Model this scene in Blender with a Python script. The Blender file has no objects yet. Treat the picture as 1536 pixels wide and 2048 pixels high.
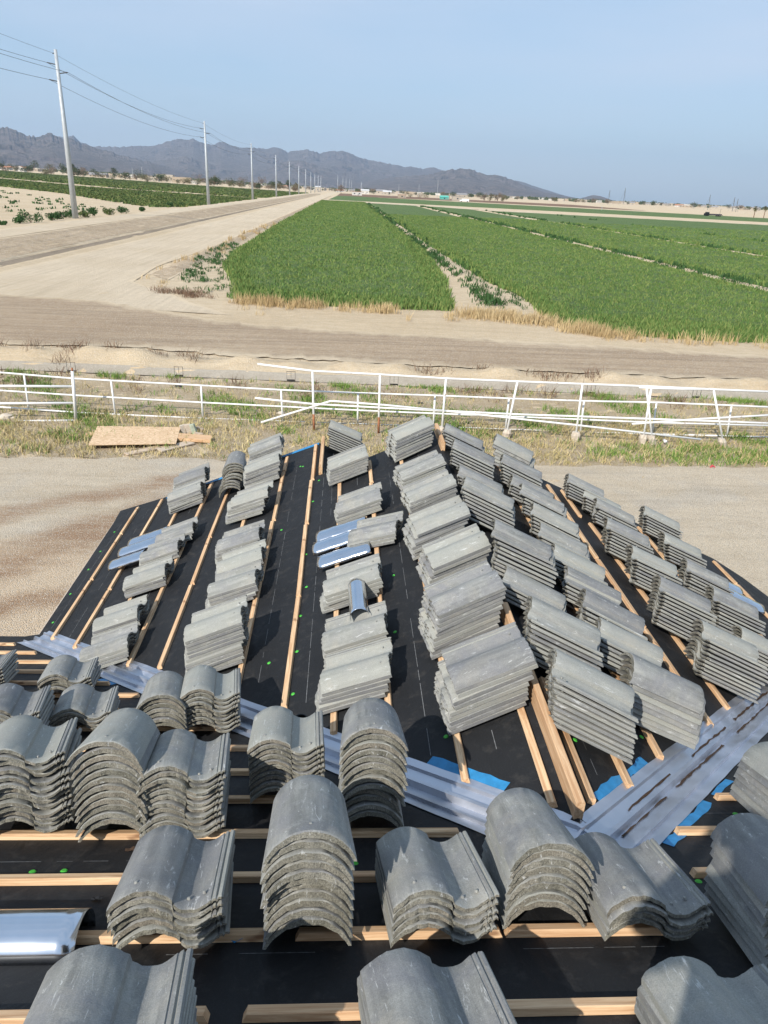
import bpy, math, random
import numpy as np
from mathutils import Vector, Matrix
random.seed(7); rng = np.random.default_rng(7)
PI = math.pi
scene = bpy.context.scene
COL = scene.collection
# ------------------------------------------------------------------ camera, sky, sun, exposure
F_PX, PITCH, ROLL, YAW = 1460.0, 0.41476, 0.0447, 0.06457
GZ = -6.5                      # ground level; the lens is the origin, a man's eye height over the roof
cp, sp, cy, sy = math.cos(PITCH), math.sin(PITCH), math.cos(YAW), math.sin(YAW)
FWD = Vector((sy * cp, cy * cp, -sp)); R0 = Vector((cy, -sy, 0)); U0 = R0.cross(FWD)
RIGHT = math.cos(ROLL) * R0 + math.sin(ROLL) * U0
UP = -math.sin(ROLL) * R0 + math.cos(ROLL) * U0
cam = bpy.data.cameras.new('camera'); camo = bpy.data.objects.new('camera', cam); COL.objects.link(camo)
camo.matrix_world = Matrix(((RIGHT.x, UP.x, -FWD.x, 0), (RIGHT.y, UP.y, -FWD.y, 0), (RIGHT.z, UP.z, -FWD.z, 0), (0, 0, 0, 1)))
cam.sensor_fit = 'VERTICAL'; cam.sensor_height = 36.0; cam.lens = 36.0 * F_PX / 2048
cam.clip_start = 0.05; cam.clip_end = 60000
scene.camera = camo
scene.render.resolution_x = 768; scene.render.resolution_y = 1024
SUN_EL, SUN_AZ = math.radians(39.5), math.radians(36)      # SUN_AZ: heading the light travels, from +y towards +x
w = bpy.data.worlds.new('World'); scene.world = w; w.use_nodes = True
nt = w.node_tree; nt.nodes.clear()
sky = nt.nodes.new('ShaderNodeTexSky'); sky.sky_type = 'NISHITA'; sky.sun_disc = False
sky.sun_elevation = SUN_EL; sky.sun_rotation = SUN_AZ + PI; sky.air_density = 1.0; sky.dust_density = .7; sky.ozone_density = 1.5
tc = nt.nodes.new('ShaderNodeTexCoord'); mp = nt.nodes.new('ShaderNodeMapping'); mp.inputs['Scale'].default_value = (1.0, 2.2, 7.0); mp.inputs['Rotation'].default_value = (0, .22, .3)
nz = nt.nodes.new('ShaderNodeTexNoise'); nz.inputs['Scale'].default_value = 1.6; nz.inputs['Detail'].default_value = 6; nz.inputs['Roughness'].default_value = .5
cr = nt.nodes.new('ShaderNodeMapRange'); cr.inputs[1].default_value = .35; cr.inputs[2].default_value = .75; cr.inputs[3].default_value = 0; cr.inputs[4].default_value = .55
mx = nt.nodes.new('ShaderNodeMix'); mx.data_type = 'RGBA'; mx.inputs[7].default_value = (5.0, 5.5, 6.5, 1)
bg = nt.nodes.new('ShaderNodeBackground'); bg.inputs['Strength'].default_value = 0.105
ow = nt.nodes.new('ShaderNodeOutputWorld')
nt.links.new(tc.outputs['Generated'], mp.inputs[0]); nt.links.new(mp.outputs[0], nz.inputs['Vector']); nt.links.new(nz.outputs[0], cr.inputs[0])
nt.links.new(cr.outputs[0], mx.inputs[0]); my = nt.nodes.new('ShaderNodeMix'); my.data_type = 'RGBA'; my.inputs[0].default_value = .62; my.inputs[7].default_value = (3.1, 4.45, 6.0, 1); nt.links.new(sky.outputs[0], my.inputs[6]); nt.links.new(my.outputs[2], mx.inputs[6]); nt.links.new(mx.outputs[2], bg.inputs[0]); nt.links.new(bg.outputs[0], ow.inputs[0])
sd = bpy.data.lights.new('sun', 'SUN'); sd.energy = 4.2; sd.angle = math.radians(.53); sd.color = (1, .94, .85)
so = bpy.data.objects.new('sun', sd); COL.objects.link(so)
LDIR = Vector((math.sin(SUN_AZ) * math.cos(SUN_EL), math.cos(SUN_AZ) * math.cos(SUN_EL), -math.sin(SUN_EL)))
so.rotation_euler = (-LDIR).to_track_quat('Z', 'Y').to_euler()
scene.view_settings.view_transform = 'Standard'; scene.view_settings.look = 'None'; scene.view_settings.gamma = 1; scene.view_settings.exposure = 0.50

# ------------------------------------------------------------------ helpers
def ray(u, v): return (float(u - 768) / F_PX) * RIGHT - (float(v - 1024) / F_PX) * UP + FWD
def hgt(x, y):
    """ground height above GZ (numpy)"""
    x = np.asarray(x, float); y = np.asarray(y, float)
    h = np.zeros(np.broadcast(x, y).shape)
    h = h + np.clip(-x - 52, 0, 1400) * .022
    # ditch along the dirt road and the raised track beyond it
    px = np.array([-46, -43, -40.5, -34.8, -29.3, -28.5, -27.2, -25.6, -24.4]); pz = np.array([0, .1, .50, .45, -.30, -.5, -.5, .12, 0])
    k = np.clip((y - 38) / 8, 0, 1) * np.clip((900 - y) / 150, 0, 1)
    h = h + np.where((x > -46) & (x < -23.2), np.interp(x, px, pz), 0) * k
    # small field-side berm
    h = h + .28 * np.exp(-((x + 13.6) / .9) ** 2) * np.clip((y - 56) / 8, 0, 1) * np.clip((600 - y) / 100, 0, 1)
    # concrete ditch across, with spoil banks
    yc = 26.75 - .052 * x; d = y - yc
    near = np.clip((60 - np.abs(x)) / 10, 0, 1)
    h = h - near * np.interp(d, [-.75, -.55, -.3, .3, .55, .75], [0, 0, .5, .5, 0, 0])
    h = h + near * (.22 + .1 * np.sin(x * 1.3) + .07 * np.sin(x * 3.1 + 1)) * np.exp(-((d - 1.7) / .75) ** 2) + near * .13 * np.exp(-((d + 1.6) / .7) ** 2)
    h = h + near * .25 * np.exp(-(((x + 10) / 2.6) ** 2 + ((d - 2.4) / 1.2) ** 2))
    # borders between the field plots
    for bx in (10.2, 35.8, 59, 82):
        h = h + .25 * np.exp(-((x - bx) / .7) ** 2) * np.clip((y - 52) / 6, 0, 1) * np.clip((400 - y) / 30, 0, 1)
    return h
def gz(x, y): return GZ + float(hgt(x, y))
def gp(u, v, lift=0.0):
    """where the sight line through a photo pixel meets the ground"""
    r = ray(u, v); a, b = 5.0, 9000.0
    f = lambda t: r.z * t - (gz(r.x * t, r.y * t) + lift)
    prev = a; t = a
    while t < b:
        if f(t) < 0: break
        prev = t; t *= 1.02
    lo, hi = prev, t
    for _ in range(40):
        m = (lo + hi) / 2
        if f(m) < 0: hi = m
        else: lo = m
    return Vector((r.x * lo, r.y * lo, r.z * lo))
def tag(o, label=None, cat=None, group=None, kind=None):
    if label: o['label'] = label
    if cat: o['category'] = cat
    if group: o['group'] = group
    if kind: o['kind'] = kind
    return o
def empty(name, loc=(0, 0, 0), rz=0):
    o = bpy.data.objects.new(name, None); COL.objects.link(o); o.location = loc; o.rotation_euler = (0, 0, rz); o.empty_display_size = .2
    return o
def copy_tree(o, parent=None):
    c = o.copy(); COL.objects.link(c)
    if parent: c.parent = parent
    for ch in list(o.children): copy_tree(ch, c)
    return c
class MB:
    def __init__(s): s.v = []; s.f = []; s.m = []
    def add(s, vs, fs, mi=0):
        n = len(s.v); s.v += [tuple(a) for a in vs]; s.f += [tuple(i + n for i in f) for f in fs]; s.m += [mi] * len(fs); return s
    def box(s, c, size, M=None, mi=0):
        hx, hy, hz = [a / 2 for a in size]; c = Vector(c)
        vs = [Vector((x, y, z)) for x in (-hx, hx) for y in (-hy, hy) for z in (-hz, hz)]
        vs = [(M @ q if M else q) + c for q in vs]
        return s.add(vs, [(0, 1, 3, 2), (4, 6, 7, 5), (0, 4, 5, 1), (2, 3, 7, 6), (0, 2, 6, 4), (1, 5, 7, 3)], mi)
    def tube(s, pts, r, seg=8, mi=0, caps=True, r1=None):
        pts = [Vector(q) for q in pts]; n = len(pts); base = len(s.v); rings = []
        for i, q in enumerate(pts):
            d = (pts[min(i + 1, n - 1)] - pts[max(i - 1, 0)]).normalized()
            a = d.cross(Vector((0, 0, 1)));
            if a.length < .05: a = d.cross(Vector((1, 0, 0)))
            a.normalize(); b = d.cross(a)
            rr = r if r1 is None else r + (r1 - r) * i / (n - 1)
            for k in range(seg):
                t = 2 * PI * k / seg; s.v.append(tuple(q + a * math.cos(t) * rr + b * math.sin(t) * rr))
        for i in range(n - 1):
            for k in range(seg):
                k2 = (k + 1) % seg; s.f.append((base + i * seg + k, base + i * seg + k2, base + (i + 1) * seg + k2, base + (i + 1) * seg + k)); s.m.append(mi)
        if caps:
            s.f.append(tuple(base + k for k in reversed(range(seg)))); s.m.append(mi)
            s.f.append(tuple(base + (n - 1) * seg + k for k in range(seg))); s.m.append(mi)
        return s
    def mesh(s, name, mats, smooth=False):
        me = bpy.data.meshes.new(name); me.from_pydata(s.v, [], s.f)
        for m in (mats if isinstance(mats, (list, tuple)) else [mats]): me.materials.append(m)
        if any(s.m): me.polygons.foreach_set('material_index', s.m)
        if smooth: me.polygons.foreach_set('use_smooth', [True] * len(me.polygons))
        me.update(); return me
    def build(s, name, mats, parent=None, smooth=False, origin=None):
        if origin is not None:
            o_ = Vector(origin); s.v = [tuple(Vector(q) - o_) for q in s.v]
        o = bpy.data.objects.new(name, s.mesh(name, mats, smooth)); COL.objects.link(o)
        if origin is not None: o.location = origin
        if parent: o.parent = parent
        return o
def np_mesh(name, V, Q, mats, smooth=False, mi=None):
    """V (n,3), Q (m,3 or 4) numpy arrays -> mesh"""
    me = bpy.data.meshes.new(name); k = Q.shape[1]
    me.vertices.add(len(V)); me.vertices.foreach_set('co', np.asarray(V, np.float32).ravel())
    me.loops.add(Q.size); me.loops.foreach_set('vertex_index', Q.astype(np.int32).ravel())
    me.polygons.add(len(Q)); me.polygons.foreach_set('loop_start', np.arange(0, Q.size, k, dtype=np.int32)); me.polygons.foreach_set('loop_total', np.full(len(Q), k, np.int32))
    for m in (mats if isinstance(mats, (list, tuple)) else [mats]): me.materials.append(m)
    if mi is not None: me.polygons.foreach_set('material_index', mi.astype(np.int32))
    if smooth: me.polygons.foreach_set('use_smooth', np.ones(len(Q), bool))
    me.update(calc_edges=True); me.validate(); return me
def add(name, me, parent=None):
    o = bpy.data.objects.new(name, me); COL.objects.link(o)
    if parent: o.parent = parent
    return o

# ------------------------------------------------------------------ materials
class NT:
    def __init__(s, name, rough=.8, metal=0.0, spec=.3):
        s.m = bpy.data.materials.new(name); s.m.use_nodes = True; s.t = s.m.node_tree; s.b = s.t.nodes['Principled BSDF']
        s.b.inputs['Roughness'].default_value = rough; s.b.inputs['Metallic'].default_value = metal; s.b.inputs['Specular IOR Level'].default_value = spec
    def n(s, t, **k):
        a = s.t.nodes.new(t)
        for q, v in k.items():
            if q.startswith('i_'): a.inputs[int(q[2:]) if q[2:].isdigit() else q[2:]].default_value = v
            else: setattr(a, q, v)
        return a
    def l(s, a, b): s.t.links.new(a, b)
    def coord(s, kind='Object', scale=(1, 1, 1), rot=(0, 0, 0)):
        c = s.n('ShaderNodeTexCoord'); m = s.n('ShaderNodeMapping'); m.inputs['Scale'].default_value = scale; m.inputs['Rotation'].default_value = rot
        s.l(c.outputs[kind], m.inputs[0]); return m.outputs[0]
    def noise(s, vec, scale, detail=4, rough=.55, dist=0):
        a = s.n('ShaderNodeTexNoise'); a.inputs['Scale'].default_value = scale; a.inputs['Detail'].default_value = detail; a.inputs['Roughness'].default_value = rough; a.inputs['Distortion'].default_value = dist
        s.l(vec, a.inputs['Vector']); return a.outputs[0]
    def voro(s, vec, scale, out='Color'):
        a = s.n('ShaderNodeTexVoronoi'); a.inputs['Scale'].default_value = scale; s.l(vec, a.inputs['Vector']); return a.outputs[out]
    def rng(s, x, a, b, c=0.0, d=1.0):
        m = s.n('ShaderNodeMapRange'); m.inputs[1].default_value = a; m.inputs[2].default_value = b; m.inputs[3].default_value = c; m.inputs[4].default_value = d
        s.l(x, m.inputs[0]); return m.outputs[0]
    def mix(s, f, a, b, mode='MIX'):
        m = s.n('ShaderNodeMix', data_type='RGBA', blend_type=mode)
        for q, i in ((f, 0), (a, 6), (b, 7)):
            if isinstance(q, (int, float)): m.inputs[i].default_value = q
            elif isinstance(q, (tuple, list)): m.inputs[i].default_value = (*q[:3], 1)
            else: s.l(q, m.inputs[i])
        return m.outputs[2]
    def math(s, op, a, b=0.0):
        m = s.n('ShaderNodeMath', operation=op)
        for q, i in ((a, 0), (b, 1)):
            if isinstance(q, (int, float)): m.inputs[i].default_value = q
            else: s.l(q, m.inputs[i])
        return m.outputs[0]
    def sep(s, v):
        a = s.n('ShaderNodeSeparateXYZ'); s.l(v, a.inputs[0]); return a.outputs
    def bump(s, h, strength=.5, dist=.01):
        b = s.n('ShaderNodeBump'); b.inputs['Strength'].default_value = strength; b.inputs['Distance'].default_value = dist
        s.l(h, b.inputs['Height']); s.l(b.outputs[0], s.b.inputs['Normal'])
    def col(s, c):
        if isinstance(c, tuple): s.b.inputs['Base Color'].default_value = (*c, 1)
        else: s.l(c, s.b.inputs['Base Color'])
        return s.m
def plain(name, c, rough=.7, metal=0, var=.25, scale=6):
    m = NT(name, rough, metal); v = m.coord(); n = m.noise(v, scale, 5)
    d = tuple(a * (1 - var) for a in c); e = tuple(min(1, a * (1 + var)) for a in c)
    return m.col(m.mix(m.rng(n, .3, .7), d, e))

def mat_tile(edge=False):
    m = NT('concrete_edge' if edge else 'concrete_tile', .82, spec=.35)
    v = m.coord(); oi = m.n('ShaderNodeObjectInfo'); ge = m.n('ShaderNodeNewGeometry')
    r = m.math('FRACT', m.math('ADD', oi.outputs['Random'], ge.outputs['Random Per Island']))
    # shift the pattern per tile
    cmb = m.n('ShaderNodeCombineXYZ'); m.l(m.math('MULTIPLY', r, 13.0), cmb.inputs[0]); m.l(m.math('MULTIPLY', r, 31.0), cmb.inputs[2])
    va = m.n('ShaderNodeVectorMath', operation='ADD'); m.l(v, va.inputs[0]); m.l(cmb.outputs[0], va.inputs[1]); v = va.outputs[0]
    st = m.n('ShaderNodeMapping'); st.inputs['Scale'].default_value = (26, 2.2, 26); m.l(v, st.inputs[0])
    big = m.noise(v, 7, 4); fine = m.noise(v, 260, 2, .7); streak = m.noise(st.outputs[0], 1.0, 5, .6)
    if edge:
        c = m.mix(m.rng(big, .35, .65), (.125, .12, .095), (.225, .215, .18)); c = m.mix(m.rng(r, .6, .95, 0, .6), c, (.19, .165, .13))
        g = m.rng(m.noise(v, 190, 2, .8), .35, .65, .55, 1.3)
    else:
        c = m.mix(m.rng(streak, .36, .64), (.150, .153, .146), (.285, .287, .27)); c = m.mix(m.rng(big, .42, .62, 0, .7), c, (.185, .188, .20))
        c = m.mix(m.rng(m.noise(v, 22, 5, .75), .52, .66, 0, .5), c, (.31, .315, .30))
        c = m.mix(m.rng(r, .3, 1, 0, .7), c, (.315, .32, .285)); c = m.mix(m.rng(m.noise(v, 4.5, 6, .7, 1.0), .50, .68, 0, .5), c, (.33, .31, .265)); c = m.mix(m.rng(r, .0, .25, .5, 0), c, (.145, .148, .155))
        g = m.rng(fine, .3, .7, .82, 1.16)
    c = m.mix(1.0, c, m.n('ShaderNodeCombineColor').outputs[0], 'MIX') if False else c
    cc = m.n('ShaderNodeCombineColor'); [m.l(g, cc.inputs[i]) for i in range(3)]
    c = m.mix(1.0, c, cc.outputs[0], 'MULTIPLY')
    # chalky scuffs and pits
    sc = m.n('ShaderNodeMapping'); sc.inputs['Scale'].default_value = (55, 9, 30); sc.inputs['Rotation'].default_value = (0, 0, .5); m.l(v, sc.inputs[0])
    sn = m.noise(sc.outputs[0], 1, 6, .75, 1.0)
    c = m.mix(m.rng(sn, .60, .66, 0, .75), c, (.50, .51, .50))
    c = m.mix(m.rng(m.noise(v, 60, 3, .6), .27, .22, 0, .6), c, (.09, .09, .085))
    m.bump(m.math('ADD', fine, m.math('MULTIPLY', m.noise(v, 70, 4, .7), 1.5)), .55 if edge else .35, .006 if edge else .0022)
    return m.col(c)
M_TILE, M_TEDGE = mat_tile(), mat_tile(True)

def mat_felt():
    m = NT('black_underlayment', .72, spec=.35); v = m.coord()
    n = m.noise(v, 1.3, 6, .6); f = m.noise(v, 330, 2, .8); d = m.noise(v, 11, 6, .7)
    c = m.mix(m.rng(n, .3, .7), (.008, .0085, .010), (.014, .015, .017))
    c = m.mix(m.rng(d, .54, .80, 0, .4), c, (.085, .078, .07)); c = m.mix(m.rng(m.noise(v, 3.0, 7, .75, 1.5), .60, .70, 0, .35), c, (.10, .085, .07))
    c = m.mix(m.rng(f, .60, .74, 0, .5), c, (.075, .077, .082))
    s = m.n('ShaderNodeMapping'); s.inputs['Rotation'].default_value = (.3, .4, .9); s.inputs['Scale'].default_value = (40, 2.0, 2); m.l(v, s.inputs[0])
    c = m.mix(m.rng(m.noise(s.outputs[0], 1, 6, .8, 2), .73, .77, 0, .35), c, (.16, .15, .135))
    wr = m.n('ShaderNodeMapping'); wr.inputs['Scale'].default_value = (2.2, 1.1, 2); m.l(v, wr.inputs[0]); wn = m.noise(wr.outputs[0], 2.0, 3, .5, 1.2)
    m.bump(m.math('ADD', m.math('MULTIPLY', f, .35), m.math('MULTIPLY', wn, 9)), .55, .004)
    return m.col(c)
M_FELT = mat_felt()
def mat_wood(name, a, b, dark):
    m = NT(name, .7); v = m.coord('Object', (1.2, 26, 26)); oi = m.n('ShaderNodeObjectInfo')
    va = m.n('ShaderNodeVectorMath', operation='ADD'); m.l(v, va.inputs[0]); cm = m.n('ShaderNodeCombineXYZ'); m.l(m.math('MULTIPLY', oi.outputs['Random'], 90), cm.inputs[0]); m.l(cm.outputs[0], va.inputs[1]); v = va.outputs[0]
    n = m.noise(v, 1.6, 6, .7, 1.2); c = m.mix(m.rng(n, .40, .60), a, b)
    c = m.mix(m.rng(oi.outputs['Random'], 0, 1, 0, .35), c, (.48, .27, .15))
    k = m.coord('Object', (5, 14, 14)); c = m.mix(m.rng(m.noise(k, 1.0, 2, .5), .70, .76, 0, .8), c, dark)
    m.bump(n, .3, .002); return m.col(c)
M_WOOD = mat_wood('pine_lumber', (.46, .27, .14), (.72, .52, .32), (.18, .08, .035))
M_GREYWOOD = mat_wood('weathered_wood', (.42, .36, .29), (.60, .54, .45), (.2, .16, .12))
def mat_metal(name, c, rough, stain=True):
    m = NT(name, rough, 1.0); v = m.coord(); n = m.noise(v, 5, 5); g = m.noise(v, 160, 2, .7)
    q = m.mix(m.rng(n, .3, .7), tuple(a * .88 for a in c), c)
    if stain: q = m.mix(m.rng(g, .62, .70, 0, .35), q, (.45, .46, .48))
    m.l(m.rng(n, .3, .7, rough * .8, rough * 1.3), m.b.inputs['Roughness']); m.bump(n, .05, .01)
    return m.col(q)
M_FLASH = mat_metal('galvanized_flashing', (.60, .63, .70), .50); M_SHINY = mat_metal('bright_aluminium', (.70, .73, .78), .13, False)
M_POLE = plain('galvanized_pole', (.42, .45, .47), .55, .25, .08, 2)
M_TAPE = plain('blue_tape', (.03, .21, .44), .5, 0, .2, 20)
M_RUST = plain('rust_debris', (.055, .032, .02), .9, 0, .5, 90)
M_GREEN = plain('green_plastic_cap', (.07, .42, .05), .45, 0, .1)
M_CHALK = plain('chalk', (.15, .155, .16), .9, 0, .4, 60)
M_BLACK = plain('black_plastic', (.012, .012, .013), .45, 0, .2)
M_WHITE = NT('white_painted_steel', .45); _v = M_WHITE.coord(); M_WHITE = M_WHITE.col(M_WHITE.mix(M_WHITE.rng(M_WHITE.noise(_v, 9, 5, .7), .60, .70, 0, .8), (.74, .74, .73), (.32, .18, .10)))
M_RUSTPOST = plain('rusty_post_foot', (.28, .12, .06), .9, 0, .4, 12)
M_CONC = plain('bare_concrete', (.52, .45, .37), .9, 0, .18, 14)
M_PAPER = plain('white_paper', (.75, .75, .75), .8, 0, .05)
M_STUCCO = plain('stucco_wall', (.45, .38, .29), .9, 0, .1, 30)
M_DARKIRON = plain('dark_iron', (.05, .05, .055), .6, .3, .3)
M_RED = plain('red_plastic', (.5, .05, .07), .5)
M_WIRE = plain('wire', (.10, .105, .11), .6)

def mat_ground(name, a, b, dark, speck=0.0, streak=0.0, sscale=(1, 1, 1), spk=((.27, .235, .19), (.68, .63, .55)), pebble=38, patch=None, soft=0.0, hook=None):
    m = NT(name, .95, spec=.15); v = m.coord()
    n1 = m.noise(v, .12, 6, .6); n2 = m.noise(v, 1.7, 6, .65); n3 = m.noise(v, 22, 4, .7)
    c = m.mix(m.rng(n1, .35, .65), a, b); c = m.mix(m.rng(n2, .42, .72, 0, .5), c, dark)
    c = m.mix(m.rng(n3, .35, .7, 0, .22), c, tuple(x * .62 for x in a))
    if patch: c = m.mix(m.rng(m.noise(v, .35, 5, .6, .5), .52, .62, 0, patch[1]), c, patch[0])
    if streak:
        s = m.n('ShaderNodeMapping'); s.inputs['Scale'].default_value = sscale; m.l(v, s.inputs[0])
        c = m.mix(m.rng(m.noise(s.outputs[0], 1, 7, .65, .3), .44, .66, 0, streak), c, tuple(x * .6 for x in dark))
        c = m.mix(m.rng(m.noise(s.outputs[0], .6, 5, .6, .2), .56, .72, 0, streak * .6), c, tuple(min(1, x * 1.15) for x in b))
    if hook: c = hook(m, v, c)
    h = n3
    if speck:
        vo = m.n('ShaderNodeTexVoronoi'); vo.inputs['Scale'].default_value = pebble; m.l(v, vo.inputs['Vector'])
        sp_ = m.sep(vo.outputs['Color'])
        c = m.mix(m.rng(sp_[0], .72, .80, 0, speck), c, spk[0]); c = m.mix(m.rng(sp_[1], .78, .84, 0, speck), c, spk[1])
        h = m.math('ADD', n3, m.math('MULTIPLY', vo.outputs['Distance'], -1.5))
    if soft:
        at = m.n('ShaderNodeAttribute', attribute_name='across'); q = m.math('ADD', at.outputs['Fac'], m.math('MULTIPLY', m.math('SUBTRACT', m.noise(v, .9, 6, .65), .5), soft * 2.2))
        sc_ = m.mix(m.rng(n1, .35, .65), (.56, .45, .31), (.63, .52, .375)); c = m.mix(m.rng(q, .05, soft, 0, 1), sc_, c)
    m.bump(m.math('ADD', h, m.math('MULTIPLY', n2, 2)), .6, .05)
    return m.col(c)
M_SAND = mat_ground('pale_sand', (.58, .455, .30), (.65, .53, .37), (.47, .345, .215), .25, .22, (.25, 2.2, 1), pebble=30)
M_DIRT = mat_ground('dirt_road_surface', (.58, .475, .34), (.66, .555, .415), (.50, .395, .275), .15, .30, (3.0, .10, 1), pebble=25, soft=.7)
def yard_marks(m, v, c):
    s = m.sep(v); nz_ = m.math('SUBTRACT', m.noise(v, .8, 6, .6), .5); fine = m.noise(v, 5, 5, .7)
    st = m.n('ShaderNodeMapping'); st.inputs['Scale'].default_value = (.5, 4.5, 1); st.inputs['Rotation'].default_value = (0, 0, -.25); m.l(v, st.inputs[0]); ln = m.noise(st.outputs[0], 1, 6, .65)
    left = m.rng(m.math('ADD', s[0], m.math('MULTIPLY', nz_, 1.5)), -3.2, -4.2, 0, 1)
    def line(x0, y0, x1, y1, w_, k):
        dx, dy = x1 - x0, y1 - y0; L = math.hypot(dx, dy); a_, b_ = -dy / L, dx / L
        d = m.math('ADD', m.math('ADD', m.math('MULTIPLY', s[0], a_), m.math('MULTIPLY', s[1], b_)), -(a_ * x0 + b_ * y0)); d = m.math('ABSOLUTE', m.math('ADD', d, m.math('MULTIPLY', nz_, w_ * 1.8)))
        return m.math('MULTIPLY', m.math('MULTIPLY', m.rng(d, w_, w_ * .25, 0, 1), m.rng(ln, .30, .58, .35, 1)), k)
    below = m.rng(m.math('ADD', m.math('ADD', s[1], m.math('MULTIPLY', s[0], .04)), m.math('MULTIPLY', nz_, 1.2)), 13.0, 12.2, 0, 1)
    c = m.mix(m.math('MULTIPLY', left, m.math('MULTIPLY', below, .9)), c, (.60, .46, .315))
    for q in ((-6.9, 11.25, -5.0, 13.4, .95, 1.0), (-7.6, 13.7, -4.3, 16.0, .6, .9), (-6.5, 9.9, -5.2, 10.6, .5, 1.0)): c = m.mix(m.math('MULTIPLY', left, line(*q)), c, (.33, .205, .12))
    rt_ = m.rng(s[0], 5.0, 7.0, 0, 1); c = m.mix(m.math('MULTIPLY', rt_, m.rng(ln, .60, .72, 0, .45)), c, (.40, .30, .19))
    return c
M_YARD = mat_ground('yard_gravel', (.60, .50, .365), (.68, .575, .435), (.52, .405, .275), .5, .35, (.35, 2.4, 1), pebble=70, patch=((.53, .48, .41), .5), hook=yard_marks)
M_ROAD = mat_ground('road_gravel', (.40, .285, .18), (.52, .395, .265), (.31, .21, .13), .5, .6, (.12, 2.6, 1), pebble=42, soft=1.1)
M_VERGE = mat_ground('dry_verge_soil', (.42, .33, .215), (.47, .375, .25), (.30, .225, .135), .3, .2, (.5, 2, 1))
M_BANK = mat_ground('coarse_bank_soil', (.40, .30, .19), (.50, .385, .26), (.29, .21, .13), .4, .5, (.9, .9, 1), pebble=14, soft=.35)
M_BED = mat_ground('ditch_bed_shade', (.27, .215, .155), (.33, .265, .195), (.21, .165, .12), .2, .3, (1, .2, 1))  # brownish grey: the ditch's shadow painted into the bed colour
M_MUD = mat_ground('brown_mud', (.40, .28, .18), (.50, .37, .25), (.32, .21, .13), .2, .25, (.5, 3, 1), pebble=60)
M_BROWN = mat_ground('ploughed_soil', (.20, .125, .08), (.24, .155, .10), (.15, .09, .06), 0, .3, (.02, .5, 1))
M_LINING = mat_ground('ditch_lining', (.40, .36, .30), (.45, .41, .35), (.30, .26, .21), .2)
def mat_crop(name, a, b, c_, far=False, sc=1.0):
    m = NT(name, .75, spec=.2); v = m.coord(); ge = m.n('ShaderNodeNewGeometry'); r = ge.outputs['Random Per Island']
    n = m.noise(v, .16, 5, .6); c = m.mix(m.rng(n, .35, .65), a, b)
    if far:
        rw = m.n('ShaderNodeMapping'); rw.inputs['Scale'].default_value = (1.6, .02, 1); m.l(v, rw.inputs[0]); c = m.mix(m.rng(m.noise(rw.outputs[0], 1, 3, .6), .40, .60, 0, .45), c, (.045, .10, .028))
        f = m.noise(v, 2.6 * sc, 5, .75); c = m.mix(m.rng(f, .42, .70), c, c_); c = m.mix(m.rng(m.noise(v, .09, 6, .7), .66, .70, 0, .6), c, (.34, .29, .16)); f2 = m.noise(v, 7 * sc, 3, .7); c = m.mix(m.rng(f2, .3, .6, .6, 0), c, (.012, .03, .010))
        m.bump(f, 1.0, .3)
    else:
        c = m.mix(m.rng(r, .40, 1.0, 0, .9), c, c_)
        m.b.inputs['Subsurface Weight'].default_value = 0
    return m.col(c)
M_CROP = mat_crop('alfalfa_leaves', (.075, .150, .036), (.108, .185, .046), (.24, .27, .085))
M_CROPFAR = mat_crop('alfalfa_canopy', (.080, .150, .040), (.110, .182, .050), (.22, .25, .085), True)
M_CROP2 = mat_crop('sparse_crop_leaves', (.045, .085, .020), (.075, .115, .03), (.16, .17, .06))
M_WEED = mat_crop('dark_weed_leaves', (.028, .075, .022), (.040, .095, .028), (.07, .13, .04))
M_DRY = mat_crop('dry_straw', (.47, .35, .18), (.56, .44, .25), (.33, .22, .11))
M_DRYG = mat_crop('dry_grass_blades', (.46, .365, .18), (.58, .47, .25), (.26, .25, .10))
M_GRASS = mat_crop('green_grass_blades', (.09, .19, .03), (.14, .25, .045), (.26, .28, .09))
M_BRUSH = mat_crop('dead_brush', (.17, .105, .07), (.23, .15, .10), (.12, .08, .05))
def mat_mtn(name, a, b, d):
    m = NT(name, .95, spec=.1); v = m.coord(); n = m.noise(v, .0022, 8, .7); f = m.noise(v, .012, 7, .85)
    c = m.mix(m.rng(n, .35, .65), a, b); c = m.mix(m.rng(f, .47, .53, 0, .9), c, d)
    ge = m.n('ShaderNodeNewGeometry'); s = m.sep(ge.outputs['Normal'])
    c = m.mix(m.rng(s[2], .75, .97, 0, .4), c, (.24, .20, .16)); m.bump(f, .9, 40); return m.col(c)
M_MTN = mat_mtn('mountain_rock', (.105, .08, .085), (.23, .185, .17), (.028, .03, .03))

# ------------------------------------------------------------------ the setting: ground as one sheet
def axis(segs):
    out = []
    for a, b, n in segs: out += list(np.linspace(a, b, n, endpoint=False))
    return np.array(out + [segs[-1][1]])
def grow(a, b, n): return list(np.geomspace(a, b, n))
ax_x = np.concatenate([-np.array(grow(60, 15000, 26))[::-1], axis([(-58, -48, 6), (-48, -22, 72), (-22, 24, 150), (24, 90, 110)]), np.array(grow(92, 15000, 26))])
ax_y = np.concatenate([-np.array(grow(12, 15000, 14))[::-1], axis([(-10, 14, 8), (14, 22, 20), (22, 33, 110), (33, 70, 60), (70, 200, 40)]), np.array(grow(205, 15000, 50))])
def grid_mesh(name, X, Y, Z, mat, smooth=True):
    ny, nx = X.shape; V = np.stack([X, Y, Z], -1).reshape(-1, 3)
    i = (np.arange(ny - 1)[:, None] * nx + np.arange(nx - 1)[None]).ravel(); Q = np.stack([i, i + 1, i + nx + 1, i + nx], 1)
    return np_mesh(name, V, Q, mat, smooth)
X, Y = np.meshgrid(ax_x, ax_y)
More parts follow.
